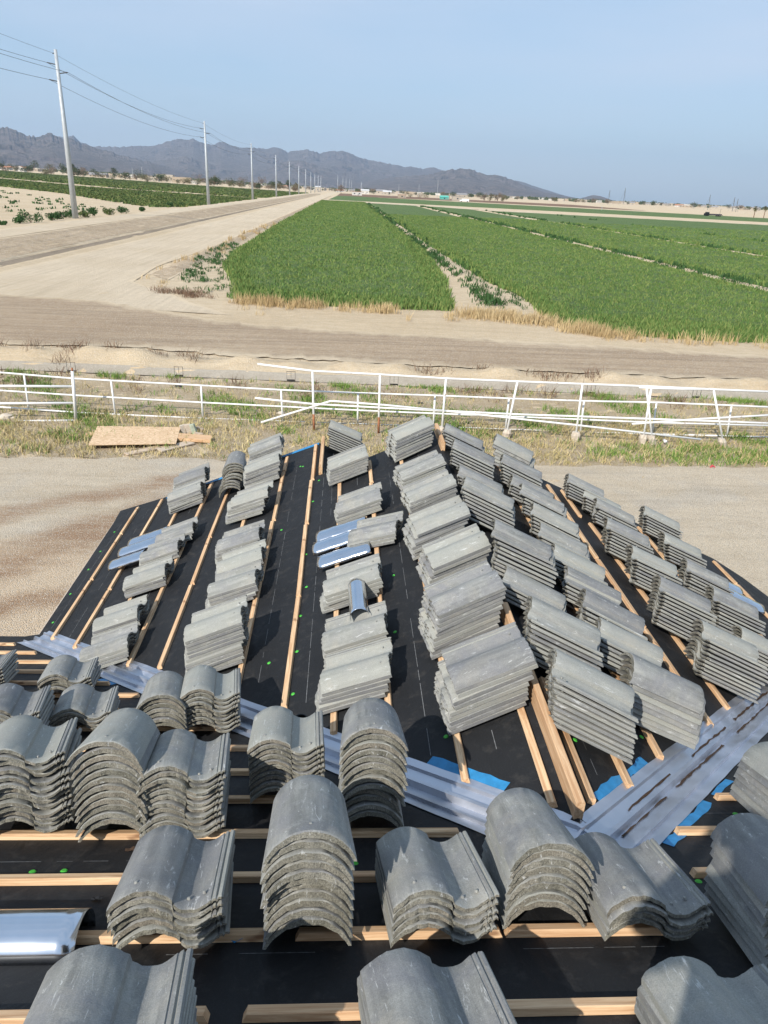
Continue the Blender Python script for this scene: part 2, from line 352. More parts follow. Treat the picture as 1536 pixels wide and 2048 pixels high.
Z = GZ + hgt(X, Y) + np.where((np.abs(X) < 90) & (Y > 15) & (Y < 200), rng.normal(0, .015, X.shape), 0)
tag(add('ground', grid_mesh('ground', X, Y, Z, M_SAND)), 'pale sandy desert ground', kind='structure')
def interp_curve(pts, n, jit=0.0, closed=False):
    P = np.array(pts, float); s = np.concatenate([[0], np.cumsum(np.hypot(*np.diff(P, axis=0).T))]); t = np.linspace(0, s[-1], n)
    x, y = np.interp(t, s, P[:, 0]), np.interp(t, s, P[:, 1])
    if jit:
        for k, a in ((n / 9, 1.0), (n / 25, .6), (n / 70, .35)):
            ph = rng.uniform(0, 6.28, 4); u = np.linspace(0, 1, n); 
            wv = sum(np.sin(u * 6.28 * k * f + p_) for f, p_ in zip((1, 1.37, 2.11, .61), ph)) / 4
            x = x + wv * jit * a * .4; y = y + wv * jit * a
        y = y + rng.normal(0, jit * .18, n)
    return x, y
def ribbon(name, c0, c1, mat, off, n=200, m=6, jit=(0, 0), parent=None):
    x0, y0 = interp_curve(c0, n, jit[0]); x1, y1 = interp_curve(c1, n, jit[1]); t = np.linspace(0, 1, m)[:, None]
    X = x0 + (x1 - x0) * t; Y = y0 + (y1 - y0) * t
    me = grid_mesh(name, X, Y, GZ + hgt(X, Y) + off, mat); at = me.attributes.new('across', 'FLOAT', 'POINT'); wd = np.hypot(x1 - x0, y1 - y0)
    at.data.foreach_set('value', (np.minimum(t, 1 - t) * wd).astype(np.float32).ravel()); return add(name, me, parent)
S = lambda o, l: tag(o, l, kind='structure')
S(ribbon('gravel_yard', [(-60, 17.6), (-8.5, 17.6), (-3.6, 17.8), (5.5, 17.9), (11.6, 18.2), (60, 18.6)], [(-60, -20), (60, -20)], M_YARD, .03, 500, 40, (.12, 0)), 'gravel yard round the house')
def gpx(l): return [tuple(gp(u, v)[:2]) for u, v in l]
S(ribbon('grass_verge_soil', [(-60, 25.6), (60, 25.2)], [(-60, 17.3), (60, 18.2)], M_VERGE, .015, 400, 30, (.15, .1)), 'dry soil strip along the fence')
S(ribbon('gravel_road', [(-60, 47), (-28, 45.3), (-20.1, 45), (-14, 43.9), (-10, 41.2), (-6.9, 38.9), (-4, 37.7), (-1, 37.1), (7.7, 35.9), (13.6, 35), (20.1, 33.7), (60, 28)],
         [(-60, 33), (-28, 31.2), (-12.3, 31), (-8.1, 31), (-5.9, 30.4), (-1.8, 29.9), (6.3, 29.1), (10.2, 28.8), (17.2, 28.3), (60, 24.5)], M_ROAD, .045, 700, 60, (.22, .25)), 'brown gravel road curving past the field')
S(ribbon('dirt_road', [(-24.6, 44), (-24.6, 60), (-24.0, 100), (-24.0, 1300)], [(-6, 40.5), (-14.6, 53), (-15.4, 64), (-14.2, 90), (-14.4, 131), (-15, 1300)], M_DIRT, .03, 900, 24, (.1, .25)), 'pale dirt road running to the horizon')
S(ribbon('raised_track', [(-40.3, 42), (-40.3, 1200)], [(-35.2, 42), (-35.2, 1200)], M_DIRT, .03, 500, 8, (.1, .1)), 'pale dirt track on the ditch bank')
S(ribbon('ditch_bank', [(-34.9, 42), (-34.9, 900)], [(-29.2, 42), (-29.2, 900)], M_BANK, .02, 500, 10, (.15, .1)), 'coarse brown bank of the roadside ditch')
S(ribbon('field_edge_berm', [(-14.7, 58), (-14.2, 90), (-14.4, 131), (-15, 700)], [(-12.6, 55), (-12.6, 90), (-12.9, 131), (-13.0, 700)], M_BANK, .022, 500, 8, (.15, .2)), 'low brown berm between the dirt road and the green field')
S(ribbon('ditch_bed', [(-29.0, 42), (-28.8, 850)], [(-27.3, 42), (-27.2, 850)], M_BED, .02, 400, 4, (.05, .05)), 'painted shadow-grey bed of the roadside ditch')
S(ribbon('irrigation_ditch', [(-40, 26.75 + .052 * 40 + .62), (40, 26.75 - .052 * 40 + .62)], [(-40, 26.75 + .052 * 40 - .62), (40, 26.75 - .052 * 40 - .62)], M_LINING, .02, 400, 24), 'narrow concrete lined irrigation ditch')
S(ribbon('field_track', [(-13, 468), (40, 428), (90, 340), (170, 309), (420, 230)], [(-13, 430), (38.7, 391), (79, 322), (120, 297), (149, 271), (400, 190)], M_DIRT, .10, 300, 4, (.8, .8)), 'pale track crossing the green fields')
S(ribbon('ploughed_field', [(-9, 1120), (140, 980), (260, 900)], [(-9, 740), (94, 745), (160, 690), (240, 620)], M_BROWN, .12, 60, 4), 'strip of brown ploughed soil')

# crop canopies (far) + leaves (near)
def canopy(name, c0, c1, mat, h, n, m, label, jit=(.2, .2), parent=None):
    x0, y0 = interp_curve(c0, n, jit[0]); x1, y1 = interp_curve(c1, n, jit[1]); t = np.linspace(0, 1, m)[:, None]
    X = x0 + (x1 - x0) * t; Y = y0 + (y1 - y0) * t
    e = np.minimum(np.minimum(t, 1 - t) * m / 2.0, 1.0) * np.ones_like(X); i = np.arange(n) / (n - 1); e = e * np.minimum(np.minimum(i, 1 - i) * n / 2.0, 1)
    Z = GZ + hgt(X, Y) + .02 + h * e * (.8 + .3 * rng.random(X.shape))
    return add(name, grid_mesh(name, X, Y, Z, mat), parent)
LEAVES = []
def inside(poly, x, y):
    p_ = np.array(poly); r = np.zeros(x.shape, bool); j = len(p_) - 1
    for i in range(len(p_)):
        xi, yi = p_[i]; xj, yj = p_[j]
        r ^= ((yi > y) != (yj > y)) & (x < (xj - xi) * (y - yi) / (yj - yi + 1e-12) + xi); j = i
    return r
def tufts(name, pts, hmin, hmax, blades, width, mat, spread=.12, lean=.45, seed=1, zoff=0.0, bush=False, widthfar=True):
    """pts (n,2): each becomes a clump of thin bent blades / leaves; one mesh"""
    g = np.random.default_rng(seed); n = len(pts); N = n * blades
    x = np.repeat(pts[:, 0], blades) + g.normal(0, spread, N); y = np.repeat(pts[:, 1], blades) + g.normal(0, spread, N)
    hh = np.repeat(g.uniform(hmin, hmax, n), blades) * g.uniform(.55, 1.1, N)
    a = g.uniform(0, 2 * PI, N); ln = np.abs(g.normal(0, lean, N)) * hh; dx, dy = np.cos(a) * ln, np.sin(a) * ln
    b = g.uniform(0, 2 * PI, N); D = np.hypot(x, y); wd = width * (np.maximum(1, D / 38) if widthfar else 1) * g.uniform(.6, 1.3, N); wx, wy = np.cos(b) * wd, np.sin(b) * wd
    z = GZ + hgt(x, y) + zoff
    zb = z + (g.uniform(0, .6, N) * hh if bush else 0)
    P0 = np.stack([x - wx / 2, y - wy / 2, zb], 1); P1 = np.stack([x + wx / 2, y + wy / 2, zb], 1)
    P2 = np.stack([x + dx * .45 + wx * .45, y + dy * .45 + wy * .45, zb + hh * .6], 1); P3 = np.stack([x + dx * .45 - wx * .45, y + dy * .45 - wy * .45, zb + hh * .6], 1)
    P4 = np.stack([x + dx, y + dy, zb + hh], 1); P5 = P4 + np.stack([wx * .2, wy * .2, 0 * wx], 1)
    V = np.stack([P0, P1, P2, P3, P4, P5], 1).reshape(-1, 3); i = np.arange(N) * 6
    Q = np.concatenate([np.stack([i, i + 1, i + 2, i + 3], 1), np.stack([i + 3, i + 2, i + 5, i + 4], 1)])
    return np_mesh(name, V, Q, mat)
def scatter(poly, dens, seed, fall=None):
    g = np.random.default_rng(seed); p_ = np.array(poly); x0, y0 = p_.min(0); x1, y1 = p_.max(0); n = int((x1 - x0) * (y1 - y0) * dens)
    x, y = g.uniform(x0, x1, n), g.uniform(y0, y1, n); k = inside(poly, x, y)
    if fall: k &= g.random(n) < fall(x, y)
    return np.stack([x[k], y[k]], 1)
def join_np(name, meshes, mats):
    """put several numpy-built meshes into one object"""
    Vs, Qs, Ms, n = [], [], [], 0
    for me, mi in meshes:
        v = np.empty(len(me.vertices) * 3, np.float32); me.vertices.foreach_get('co', v); q = np.empty(len(me.loops), np.int32); me.loops.foreach_get('vertex_index', q)
        Vs.append(v.reshape(-1, 3)); q = q.reshape(-1, 4) + n; Qs.append(q); Ms.append(np.full(len(q), mi)); n += len(me.vertices); bpy.data.meshes.remove(me)
    return add(name, np_mesh(name, np.concatenate(Vs), np.concatenate(Qs), mats, mi=np.concatenate(Ms)))
FIELD_L = [(-7.0, 47), (-2.7, 45.3), (.3, 44.9), (6.5, 44.9), (6.9, 50), (8.1, 62), (9.2, 90), (9.2, 114), (9.6, 225), (9.6, 425), (-13, 430), (-12.7, 300), (-12.2, 142), (-11.3, 80), (-10.2, 66), (-8.6, 58), (-7.4, 52)]
FIELD_R = [(14.5, 38.5), (18.3, 37.6), (21.9, 37.5), (34.2, 36.4), (34.2, 100), (34.2, 225), (11, 225), (11.2, 100), (11.6, 62), (12.6, 52), (11.9, 44.5), (12.6, 40.5)]
lf = lambda x, y: np.clip(38 / y, .12, 1) ** 1.25
def crop_field(label, c0, c1, poly, dens, seed, n, m, h=.42):
    cap = canopy('c', c0, c1, M_CROPFAR, h * .72, n, m, label); me = cap.data; bpy.data.objects.remove(cap)
    parts = [(me, 0)]
    if poly is not None:
        p_ = scatter(poly, dens, seed, lf); parts.append((tufts('t', p_, h * .75, h * 1.15, 7, .05, M_CROP, .16, .35, seed), 1))
    return tag(join_np('crop_field', parts, [M_CROPFAR, M_CROP]), label, kind='stuff')
crop_field('green alfalfa plot beside the dirt road', [(-6.4, 48.2), (-10.6, 72), (-11.6, 142), (-12.4, 300), (-12.6, 428)], [(5.8, 46.2), (6.6, 53), (8.3, 72), (9.1, 142), (9.5, 300), (9.6, 400)], FIELD_L, 34, 3, 260, 26)
crop_field('green alfalfa plot right of the first earth border', [(11.9, 41.5), (12.5, 52), (11.6, 66), (11.2, 142), (11.2, 398)], [(34.0, 38), (34.0, 52), (34.0, 66), (34.3, 142), (34.3, 385)], FIELD_R, 34, 4, 260, 26)
crop_field('green alfalfa plot right of the second earth border', [(37.6, 37), (37.6, 385)], [(57.6, 34), (57.6, 345)], [(37.3, 38), (57.6, 34), (57.6, 230), (37.3, 230)], 22, 5, 220, 16)
crop_field('far green alfalfa plots at the right', [(60.6, 34), (60.6, 340)], [(400, 30), (400, 188)], [(60, 60), (100, 80), (130, 220), (60, 220)], 12, 6, 160, 120)
crop_field('green field beyond the crossing track', [(-11, 480), (-9, 735)], [(420, 245), (330, 400)], None, 0, 7, 60, 90, .6)
# sparse fields left of the poles
nA_ = lambda x, y: np.clip(.75 + .5 * np.sin(x * .09 + y * .05) * np.sin(x * .031 - y * .043 + 1), .05, 1)
polyA = [(-44, 215), (-50, 205), (-66, 228), (-98, 280), (-150, 330), (-300, 480), (-520, 620), (-520, 700), (-260, 520), (-120, 400), (-44, 395)]
polyB = [(-44, 430), (-120, 440), (-260, 560), (-520, 760), (-800, 1000), (-800, 1200), (-500, 1150), (-200, 900), (-44, 900)]
ptA = scatter(polyA, .55, 11, lambda x, y: nA_(x, y) * np.clip(1.25 - (-x - 60) / 500, .25, 1)); ptB = scatter(polyB, .16, 12, nA_)
ptC = scatter([(-47, 150), (-60, 200), (-170, 330), (-300, 420), (-300, 300), (-170, 240), (-60, 140)], .025, 13)
tag(join_np('crop_field', [(tufts('t', ptA, .5, .8, 6, .09, M_CROP2, .5, .4, 14), 0), (tufts('t', ptB, .6, 1.0, 5, .12, M_CROP2, .9, .4, 15), 0), (tufts('t', ptC, .3, .6, 8, .06, M_WEED, .35, .4, 16), 1)], [M_CROP2, M_WEED]),
    'sparse green crop on sand left of the power poles', kind='stuff')
# weeds on the earth borders
def border(bx, y0, y1, n, seed, w=.5):
    g = np.random.default_rng(seed); y = y0 * (y1 / y0) ** g.random(n); c = np.sin(y * .23 + seed) + np.sin(y * .071 * seed) > -.35
    y = y[c]; return np.stack([bx + g.normal(0, w, len(y)), y], 1)
tag(join_np('border_weeds', [(tufts('t', np.concatenate([border(9.5, 47, 400, 420, 21, .32), border(11.3, 60, 400, 110, 22, .3), border(35.8, 48, 390, 520, 23, .75), border(59, 90, 340, 160, 24, .7), border(82, 120, 320, 60, 25)]), .22, .50, 12, .05, M_WEED, .2, .5, 26, 0, True), 0)], [M_WEED]),
    'dark weeds growing along the earth borders', kind='stuff')
g = np.random.default_rng(31)
edgeL = scatter([(-11.6, 50), (-7, 47), (-7, 58), (-11, 75), (-12.3, 90), (-13.4, 90), (-13.2, 66)], 1.1, 32)
tag(join_np('stray_weeds', [(tufts('t', edgeL, .10, .30, 16, .035, M_WEED, .14, .6, 33, 0, True), 0), (tufts('t', scatter([(9.4, 46), (12, 46), (12.2, 62), (9.6, 62)], 1.0, 34), .12, .3, 14, .035, M_WEED, .14, .6, 35, 0, True), 0)], [M_WEED]),
    'scattered green weeds at the sandy field edges', kind='stuff')
def line_pts(pts, n, w, seed, clump=True):
    g = np.random.default_rng(seed); P = np.array(pts, float); s = np.concatenate([[0], np.cumsum(np.hypot(*np.diff(P, axis=0).T))]); t = g.random(n) * s[-1]
    if clump: t = t[(np.sin(t * 1.1 + seed) + np.sin(t * .43) + .8 * np.sin(t * 2.9 + seed)) > -.25]
    return np.stack([np.interp(t, s, P[:, 0]) + g.normal(0, w, len(t)), np.interp(t, s, P[:, 1]) + g.normal(0, w, len(t))], 1)
straw = np.concatenate([line_pts([(-7.6, 45.7), (-5, 44.9), (-2.7, 44.3), (.3, 43.9), (4, 43.6)], 230, .42, 41), line_pts([(6.3, 43.6), (9, 42.6), (11.2, 41.2), (12.5, 39.3), (14.5, 37.4)], 430, .5, 42),
                        line_pts([(14.5, 37.2), (22, 36.2), (30, 35.4), (45, 33.5)], 150, .4, 43), line_pts([(-11.5, 48.5), (-14, 56), (-13.8, 66), (-13, 90), (-12.9, 140)], 90, .5, 44), line_pts([(-5, 42.5), (6, 41.5), (12, 38.5)], 26, .8, 45)])
tag(join_np('dry_straw', [(tufts('t', straw, .22, .72, 16, .022, M_DRY, .17, .38, 46), 0)], [M_DRY]), 'tall dry straw along the edge of the green field', kind='stuff')
tag(join_np('dead_brush', [(tufts('t', np.concatenate([line_pts([(-12, 49), (-8.5, 47.2)], 24, .4, 51, False), line_pts([(-16, 29.5), (-6, 29.2)], 14, .5, 52, False), line_pts([(3, 28.2), (10, 27.6)], 9, .3, 53, False), line_pts([(-14, 24.9), (14, 24.6)], 26, .5, 54, False)]), .2, .42, 36, .018, M_BRUSH, .22, .9, 55), 0)], [M_BRUSH]),
    'low brown dead brush on the sandy banks', kind='stuff')
# grass strip round the fence
patchy = lambda x, y, k=0: (np.sin(x * .9 + k) * np.sin(y * 1.1 + x * .35) + .6 * np.sin(x * 2.3 + y * 1.7 + k))
STRIP = [(-24, 17.5), (-8.5, 17.7), (-3.6, 17.9), (5.5, 18.0), (11.6, 18.3), (24, 18.6), (24, 25.2), (-24, 26.6)]
dry = scatter(STRIP, 34, 61, lambda x, y: np.clip(.62 + .38 * patchy(x, y) + .25 * (y < 21), .12, 1) * np.where(y > 22.0, .2, 1))
grn = scatter(STRIP, 34, 62, lambda x, y: (((patchy(x, y, 2.0) > .55) & (y > 20)) | (np.hypot((x - 10.0) / 3.2, (y - 19.0) / .85) < 1) | (np.hypot((x - 1) / 3.4, (y - 22.6) / .6) < 1) | (np.hypot((x + 7) / 1.5, (y - 19.6) / .8) < .8)) * .85 + .05)
tag(join_np('fence_grass', [(tufts('t', dry, .07, .22, 9, .016, M_DRYG, .10, .9, 63, 0, False, False), 0), (tufts('t', grn, .10, .24, 10, .018, M_GRASS, .10, .8, 64, 0, False, False), 1)], [M_DRYG, M_GRASS]),
    'dry yellow grass with green patches along the fence', kind='stuff')

# ------------------------------------------------------------------ mountains
def vnoise(x, y, seed):
    g = np.random.default_rng(seed); T = g.random((256, 256)); xi, yi = np.floor(x).astype(int), np.floor(y).astype(int); fx, fy = x - xi, y - yi
    fx = fx * fx * (3 - 2 * fx); fy = fy * fy * (3 - 2 * fy); q = lambda a, b: T[a % 256, b % 256]
    return (q(xi, yi) * (1 - fx) + q(xi + 1, yi) * fx) * (1 - fy) + (q(xi, yi + 1) * (1 - fx) + q(xi + 1, yi + 1) * fx) * fy
def ridged(x, y, seed, oct=6):
    s = 0; a = 1; f = 1; t = 0
    for k in range(oct): s = s + a * (1 - np.abs(2 * vnoise(x * f, y * f, seed + k) - 1)); t += a; a *= .52; f *= 2.03
    return s / t
def mountain(label, pix, D, depth, seed, base_drop=0):
    U = np.array([q[0] for q in pix], float); Vv = np.array([q[1] for q in pix], float)
    n = int((U[-1] - U[0]) * 1.0) + 20; u = np.linspace(U[0], U[-1], n); v = np.interp(u, U, Vv)
    az, tn = [], []
    for a, b in zip(u, v):
        r = ray(a, b); az.append(math.atan2(r.x, r.y)); tn.append(r.z / math.hypot(r.x, r.y))
    az = np.array(az); crest = np.array(tn) * D; cn = (ridged(u / 9.0, u * 0 + seed, seed + 3, 4) - .5) * np.clip((crest - GZ) * .12, 0, 34)
    m = 90; t = np.linspace(-depth, depth * .5, m)[:, None]; R = D + t
    X = np.sin(az) * R; Y = np.cos(az) * R
    k = np.where(t < 0, 1 + t / depth, 1 - t / (depth * .5)); k = np.clip(k, 0, 1)
    rd = ridged(X / 1300, Y / 1300, seed, 7); r2 = ridged(X / 330, Y / 330, seed + 9, 5); amp = np.sin(np.clip(k, 0, 1) * PI) ** .8
    H = crest - GZ
    hh = H * (k ** 1.15) * (1 - .42 * amp) + H * amp * .95 * (rd - .38) + H * amp * .45 * (r2 - .5) + (r2 - .5) * 70 * np.clip(k * 4, 0, 1) * np.clip((1.0 - k) * 5, .12, 1) * np.clip(H / 260, .1, 1)
    hh = np.where(t < 0, np.minimum(hh, (H * (R / D)) * (.25 + .75 * k)), hh)
    hh = hh + cn * k ** 9
    edge = np.clip(np.minimum(np.arange(n), np.arange(n)[::-1]) / 6.0, 0, 1); hh = hh * (.3 + .7 * edge)
    Z = GZ - 4 + hh
    return tag(add('mountain', grid_mesh('mountain', X, Y, Z, M_MTN)), label, kind='structure')
far_l = [(-420, 250), (-200, 262), (-60, 275), (60, 276), (130, 272), (147, 271), (160, 283), (185, 291), (240, 294), (270, 291), (310, 291), (328, 284), (345, 279), (360, 277), (385, 276), (397, 281), (410, 287), (425, 289), (440, 283), (450, 285), (465, 291), (480, 295), (500, 294), (530, 297), (558, 294), (575, 303), (600, 300), (615, 299), (640, 306), (655, 303), (670, 301), (690, 302), (720, 314), (760, 324), (800, 331), (810, 334), (822, 333), (845, 337), (862, 335), (870, 334), (890, 341), (905, 346), (960, 352), (1030, 361), (1050, 364), (1065, 371), (1090, 378), (1120, 388), (1150, 396), (1175, 400)]
mountain('distant blue-grey mountain range behind the town', far_l, 12500, 3600, 3)
near_l = [(-420, 262), (-250, 240), (-120, 258), (-40, 246), (0, 254), (15, 254), (32, 260), (50, 269), (65, 271), (80, 271), (100, 264), (112, 268), (130, 276), (145, 278), (160, 284), (185, 293), (210, 300), (250, 311), (300, 323), (350, 338), (400, 352)]
mountain('nearer rugged mountain at the left edge', near_l, 8200, 2600, 17)
mountain('low foothill below the middle of the range', [(270, 340), (310, 322), (345, 318), (375, 312), (400, 322), (450, 338), (520, 345), (560, 325), (600, 320), (640, 332), (700, 350), (740, 358)], 9600, 1900, 29)
near_r = [(700, 372), (745, 360), (800, 352), (840, 350), (870, 346), (885, 341), (900, 337), (912, 338), (922, 335), (945, 339), (960, 345), (975, 350), (985, 350), (1000, 350), (1012, 354), (1030, 363), (1060, 374), (1090, 384), (1130, 391), (1160, 396), (1172, 393), (1187, 389), (1200, 391), (1212, 395), (1235, 403), (1250, 409)]
mountain('dark mountain peak right of the road', near_r, 8600, 2300, 41)
# ------------------------------------------------------------------ haze
hz = NT('desert_haze'); hz.t.nodes.remove(hz.b); pv = hz.n('ShaderNodeVolumePrincipled'); pv.inputs['Color'].default_value = (.60, .77, 1.0, 1); pv.inputs['Density'].default_value = 6.2e-5; pv.inputs['Anisotropy'].default_value = .2
hz.l(pv.outputs[0], hz.t.nodes['Material Output'].inputs['Volume'])
mb = MB(); mb.box((0, 0, 420), (30600, 30600, 856 + 6)); tag(mb.build('haze', hz.m), 'pale blue haze lying over the plain', kind='stuff')
# ------------------------------------------------------------------ the house and its roof
SL = .417; HA = 1.54; XR, YR = 1.031, 2.08; ZR = -HA - SL * YR
NS = math.hypot(1, SL)
PL = {'A': (Vector((0, SL, 1)) / NS, Vector((0, 1, -SL)) / NS, Vector((0, 0, -HA))),
      'L': (Vector((-SL, 0, 1)) / NS, Vector((-1, 0, -SL)) / NS, Vector((XR, YR, ZR))),
      'R': (Vector((SL, 0, 1)) / NS, Vector((1, 0, -SL)) / NS, Vector((XR, YR, ZR)))}
def zr_(x, y): return max(-HA - SL * y, ZR - SL * abs(x - XR))
def frame(pl):
    N, D, P = PL[pl]; C = D.cross(N); return Matrix(((C.x, D.x, N.x), (C.y, D.y, N.y), (C.z, D.z, N.z)))
def on(pl, u, v, d=0.0):
    N, D, P = PL[pl]; r = ray(u, v); return r * ((N.dot(P) + d) / N.dot(r))
def zpl(pl, x, y):
    return -HA - SL * y if pl == 'A' else ZR - SL * (XR - x) if pl == 'L' else ZR - SL * (x - XR)
house = tag(empty('house', (1.0, 4.0, GZ)), 'low house whose roof is covered in black underlayment and stacked tiles', 'house')
WS = .965
def hb(mb, name, mats, smooth=False, parent=None):
    o = mb.build(name, mats, None, smooth); o.parent = parent or house
    if o.parent is house: o.matrix_parent_inverse = Matrix.Translation((-1.0, -4.0, -GZ))
    return o
def felt(poly, pl, lines, seed):
    if pl != 'A': poly = [(x * WS, y * WS) if (x, y) != (XR, YR) and y != EV else (x, y) for x, y in poly]; lines = [(a, c * WS, t0 * WS, t1 * WS) for a, c, t0, t1 in lines]
    """one roof slope: dense sheet clipped to a polygon by hand-laid strips, plus broken chalk lines"""
    rd = random.Random(seed); mb = MB(); n = len(poly); top = [(x, y, zpl(pl, x, y)) for x, y in poly]
    mb.add(top, [tuple(range(n))] ); bot = [(x, y, z - .02) for x, y, z in top]
    for i in range(n):
        j = (i + 1) % n; mb.add([top[i], bot[i], bot[j], top[j]], [(0, 1, 2, 3)])
    for ax, c, a, b in lines:
        t = a
        while t < b:
            L = rd.uniform(.05, .30); e = min(b, t + L); w_ = rd.uniform(.0008, .0018)
            if rd.random() < .8:
                q = [(c - w_, t), (c + w_, t), (c + w_, e), (c - w_, e)] if ax == 'x' else [(t, c - w_), (e, c - w_), (e, c + w_), (t, c + w_)]
                mb.add([(x, y, zpl(pl, x, y) + .002) for x, y in q], [(0, 1, 2, 3)], 1)
            t = e + rd.uniform(.0, .10)
    return hb(mb, 'underlayment', [M_FELT, M_CHALK])
EV = 6.15
VL = lambda y: XR - (y - YR); VR = lambda y: XR + (y - YR)
felt([(-9, -1.2), (9, -1.2), (9, EV), (VR(EV), EV), (XR, YR), (VL(EV), EV), (-9, EV)], 'A',
     [('y', 2.07, -4, .7), ('y', 1.53, -4, 4), ('y', 1.13, -3, 4), ('y', 2.02, 1.5, 5), ('y', 2.43, 1.6, 5), ('y', 2.75, 1.9, 6), ('y', 4.62, -6, -1.9), ('y', 1.80, 1.2, 4)], 1)
felt([(XR, YR), (1.0684, 8.03), (.35, 7.93), (-.30, 7.93), (-.30, 9.15), (-2.35, 9.27), (-3.05, 9.42), (-3.02, 9.0), (-2.97, 6.30), (VL(EV), EV)][::-1], 'L',
     [('x', -.20, 3.8, 9), ('x', -.10, 3.7, 8.5), ('x', .17, 3.3, 7.6), ('x', .82, 2.6, 7.6), ('x', -.55, 4.2, 9), ('x', -1.86, 5.4, 9), ('x', -2.55, 5.9, 9.2), ('x', -2.86, 6.1, 9.2), ('x', .50, 3.0, 7.5)], 2)
felt([(XR, YR), (VR(EV), EV), (5.25, 6.4), (4.80, 7.45), (4.55, 7.72), (1.0684, 8.03)], 'R',
     [('x', 1.28, 2.7, 7.6), ('x', 1.93, 3.3, 7.6), ('x', 2.78, 4.2, 7.6), ('x', 3.22, 4.6, 7.6), ('x', 4.62, 6.1, 7.4)], 3)
# the small far gable: its other slope, back slope of the main roof, walls, fascia
mb = MB(); zt = zpl('L', -.29, 0)
mb.add([(-.29, 7.655, zt), (.9, 7.655, zt - SL * 1.19), (.9, 8.83, zt - SL * 1.19), (-.29, 8.83, zt)], [(0, 1, 2, 3)])
hb(mb, 'underlayment', [M_FELT, M_CHALK]); mb = MB()
mb.add([(-9, -1.2, -HA + SL * 1.2), (-9, -7, -HA + SL * 1.2 - SL * 5.8), (9, -7, -HA + SL * 1.2 - SL * 5.8), (9, -1.2, -HA + SL * 1.2)], [(0, 1, 2, 3)])
hb(mb, 'underlayment', [M_FELT, M_CHALK])
mb = MB()
def wall(x0, y0, x1, y1, zt0, zt1=None):
    zt1 = zt0 if zt1 is None else zt1; dx, dy = x1 - x0, y1 - y0; L = math.hypot(dx, dy); nx, ny = -dy / L * .1, dx / L * .1
    v = [(x0 - nx, y0 - ny, GZ), (x1 - nx, y1 - ny, GZ), (x1 + nx, y1 + ny, GZ), (x0 + nx, y0 + ny, GZ)]
    mb.add(v + [(a, b, (zt0 if i in (0, 3) else zt1)) for i, (a, b, _) in enumerate(v)], [(0, 1, 5, 4), (1, 2, 6, 5), (2, 3, 7, 6), (3, 0, 4, 7), (4, 5, 6, 7)])
zE = -HA - SL * 5.6 - .15
wall(-8.4, 5.5, -2.4, 5.5, zE); wall(-2.45, 5.55, -2.45, 8.5, zpl('L', -2.5, 0) - .12); wall(-2.45, 8.45, .3, 8.45, zpl('L', -2.5, 0) - .12)
wall(.45, 7.4, XR, 7.4, zpl('L', .4, 0) - .1, ZR - .1); wall(XR, 7.4, 4.1, 7.4, ZR - .1, zpl('R', 4.1, 0) - .1); wall(4.1, 7.4, 4.1, 5.5, zpl('R', 4.2, 0) - .12); wall(4.1, 5.5, 8.4, 5.5, zE)
wall(-8.4, -6, -8.4, 5.5, -4.05); wall(8.4, -6, 8.4, 5.5, -4.05); wall(-8.4, -6, 8.4, -6, -3.4)
hb(mb, 'wall', M_STUCCO)
def fascia(a, b, name='fascia', m=None, w_=.03, h=.16):
    a, b = Vector(a), Vector(b); d = (b - a); L = d.length; mb = MB(); ang = math.atan2(d.y, d.x)
    R_ = Matrix.Rotation(ang, 3, 'Z') @ Matrix.Rotation(-math.asin(d.z / L), 3, 'Y'); mb.box((a + b) / 2 - Vector((0, 0, h / 2 + .022)), (L, w_, h), R_); return hb(mb, name, m or M_GREYWOOD)
q_ = lambda x, y, pl: (x * WS, y * WS, zpl(pl, x * WS, 0))
fascia(q_(-2.99, 6.3, 'L'), q_(-3.03, 9.35, 'L')); fascia(q_(4.95, 6.9, 'R'), q_(4.80, 7.4, 'R'))
fascia(q_(1.07, 8.0, 'R'), q_(4.5, 7.70, 'R')); fascia(q_(.35, 7.91, 'L'), q_(1.07, 8.0, 'L')); fascia(q_(-2.3, 9.24, 'L'), q_(-.3, 9.13, 'L'))
# blue tape along the far left rake
def strip(pts, pl, w_, name, mat, lift=.004, parent=None, jag=0):
    mb = MB(); rd = random.Random(len(pts) * 7 + int(abs(pts[0][0]) * 100)); P = []
    for (x0, y0), (x1, y1) in zip(pts[:-1], pts[1:]):
        n = max(2, int(math.hypot(x1 - x0, y1 - y0) / .05)); P += [(x0 + (x1 - x0) * i / n, y0 + (y1 - y0) * i / n) for i in range(n)]
    P.append(pts[-1]); V = []
    for i, (x, y) in enumerate(P):
        a = P[max(i - 1, 0)]; b = P[min(i + 1, len(P) - 1)]; dx, dy = b[0] - a[0], b[1] - a[1]; L = math.hypot(dx, dy); nx, ny = -dy / L, dx / L
        for s_ in (-1, 1):
            q = w_ / 2 * (1 + rd.uniform(-jag, jag)); X, Y = x + nx * q * s_, y + ny * q * s_; V.append((X, Y, (zr_(X, Y) if pl is None else zpl(pl, X, Y)) + lift))
    mb.add(V, [(2 * i, 2 * i + 2, 2 * i + 3, 2 * i + 1) for i in range(len(P) - 1)]); return hb(mb, name, mat, False, parent)
strip([(-2.27, 8.91), (-.29, 8.80)], 'L', .08, 'blue_tape', M_TAPE)
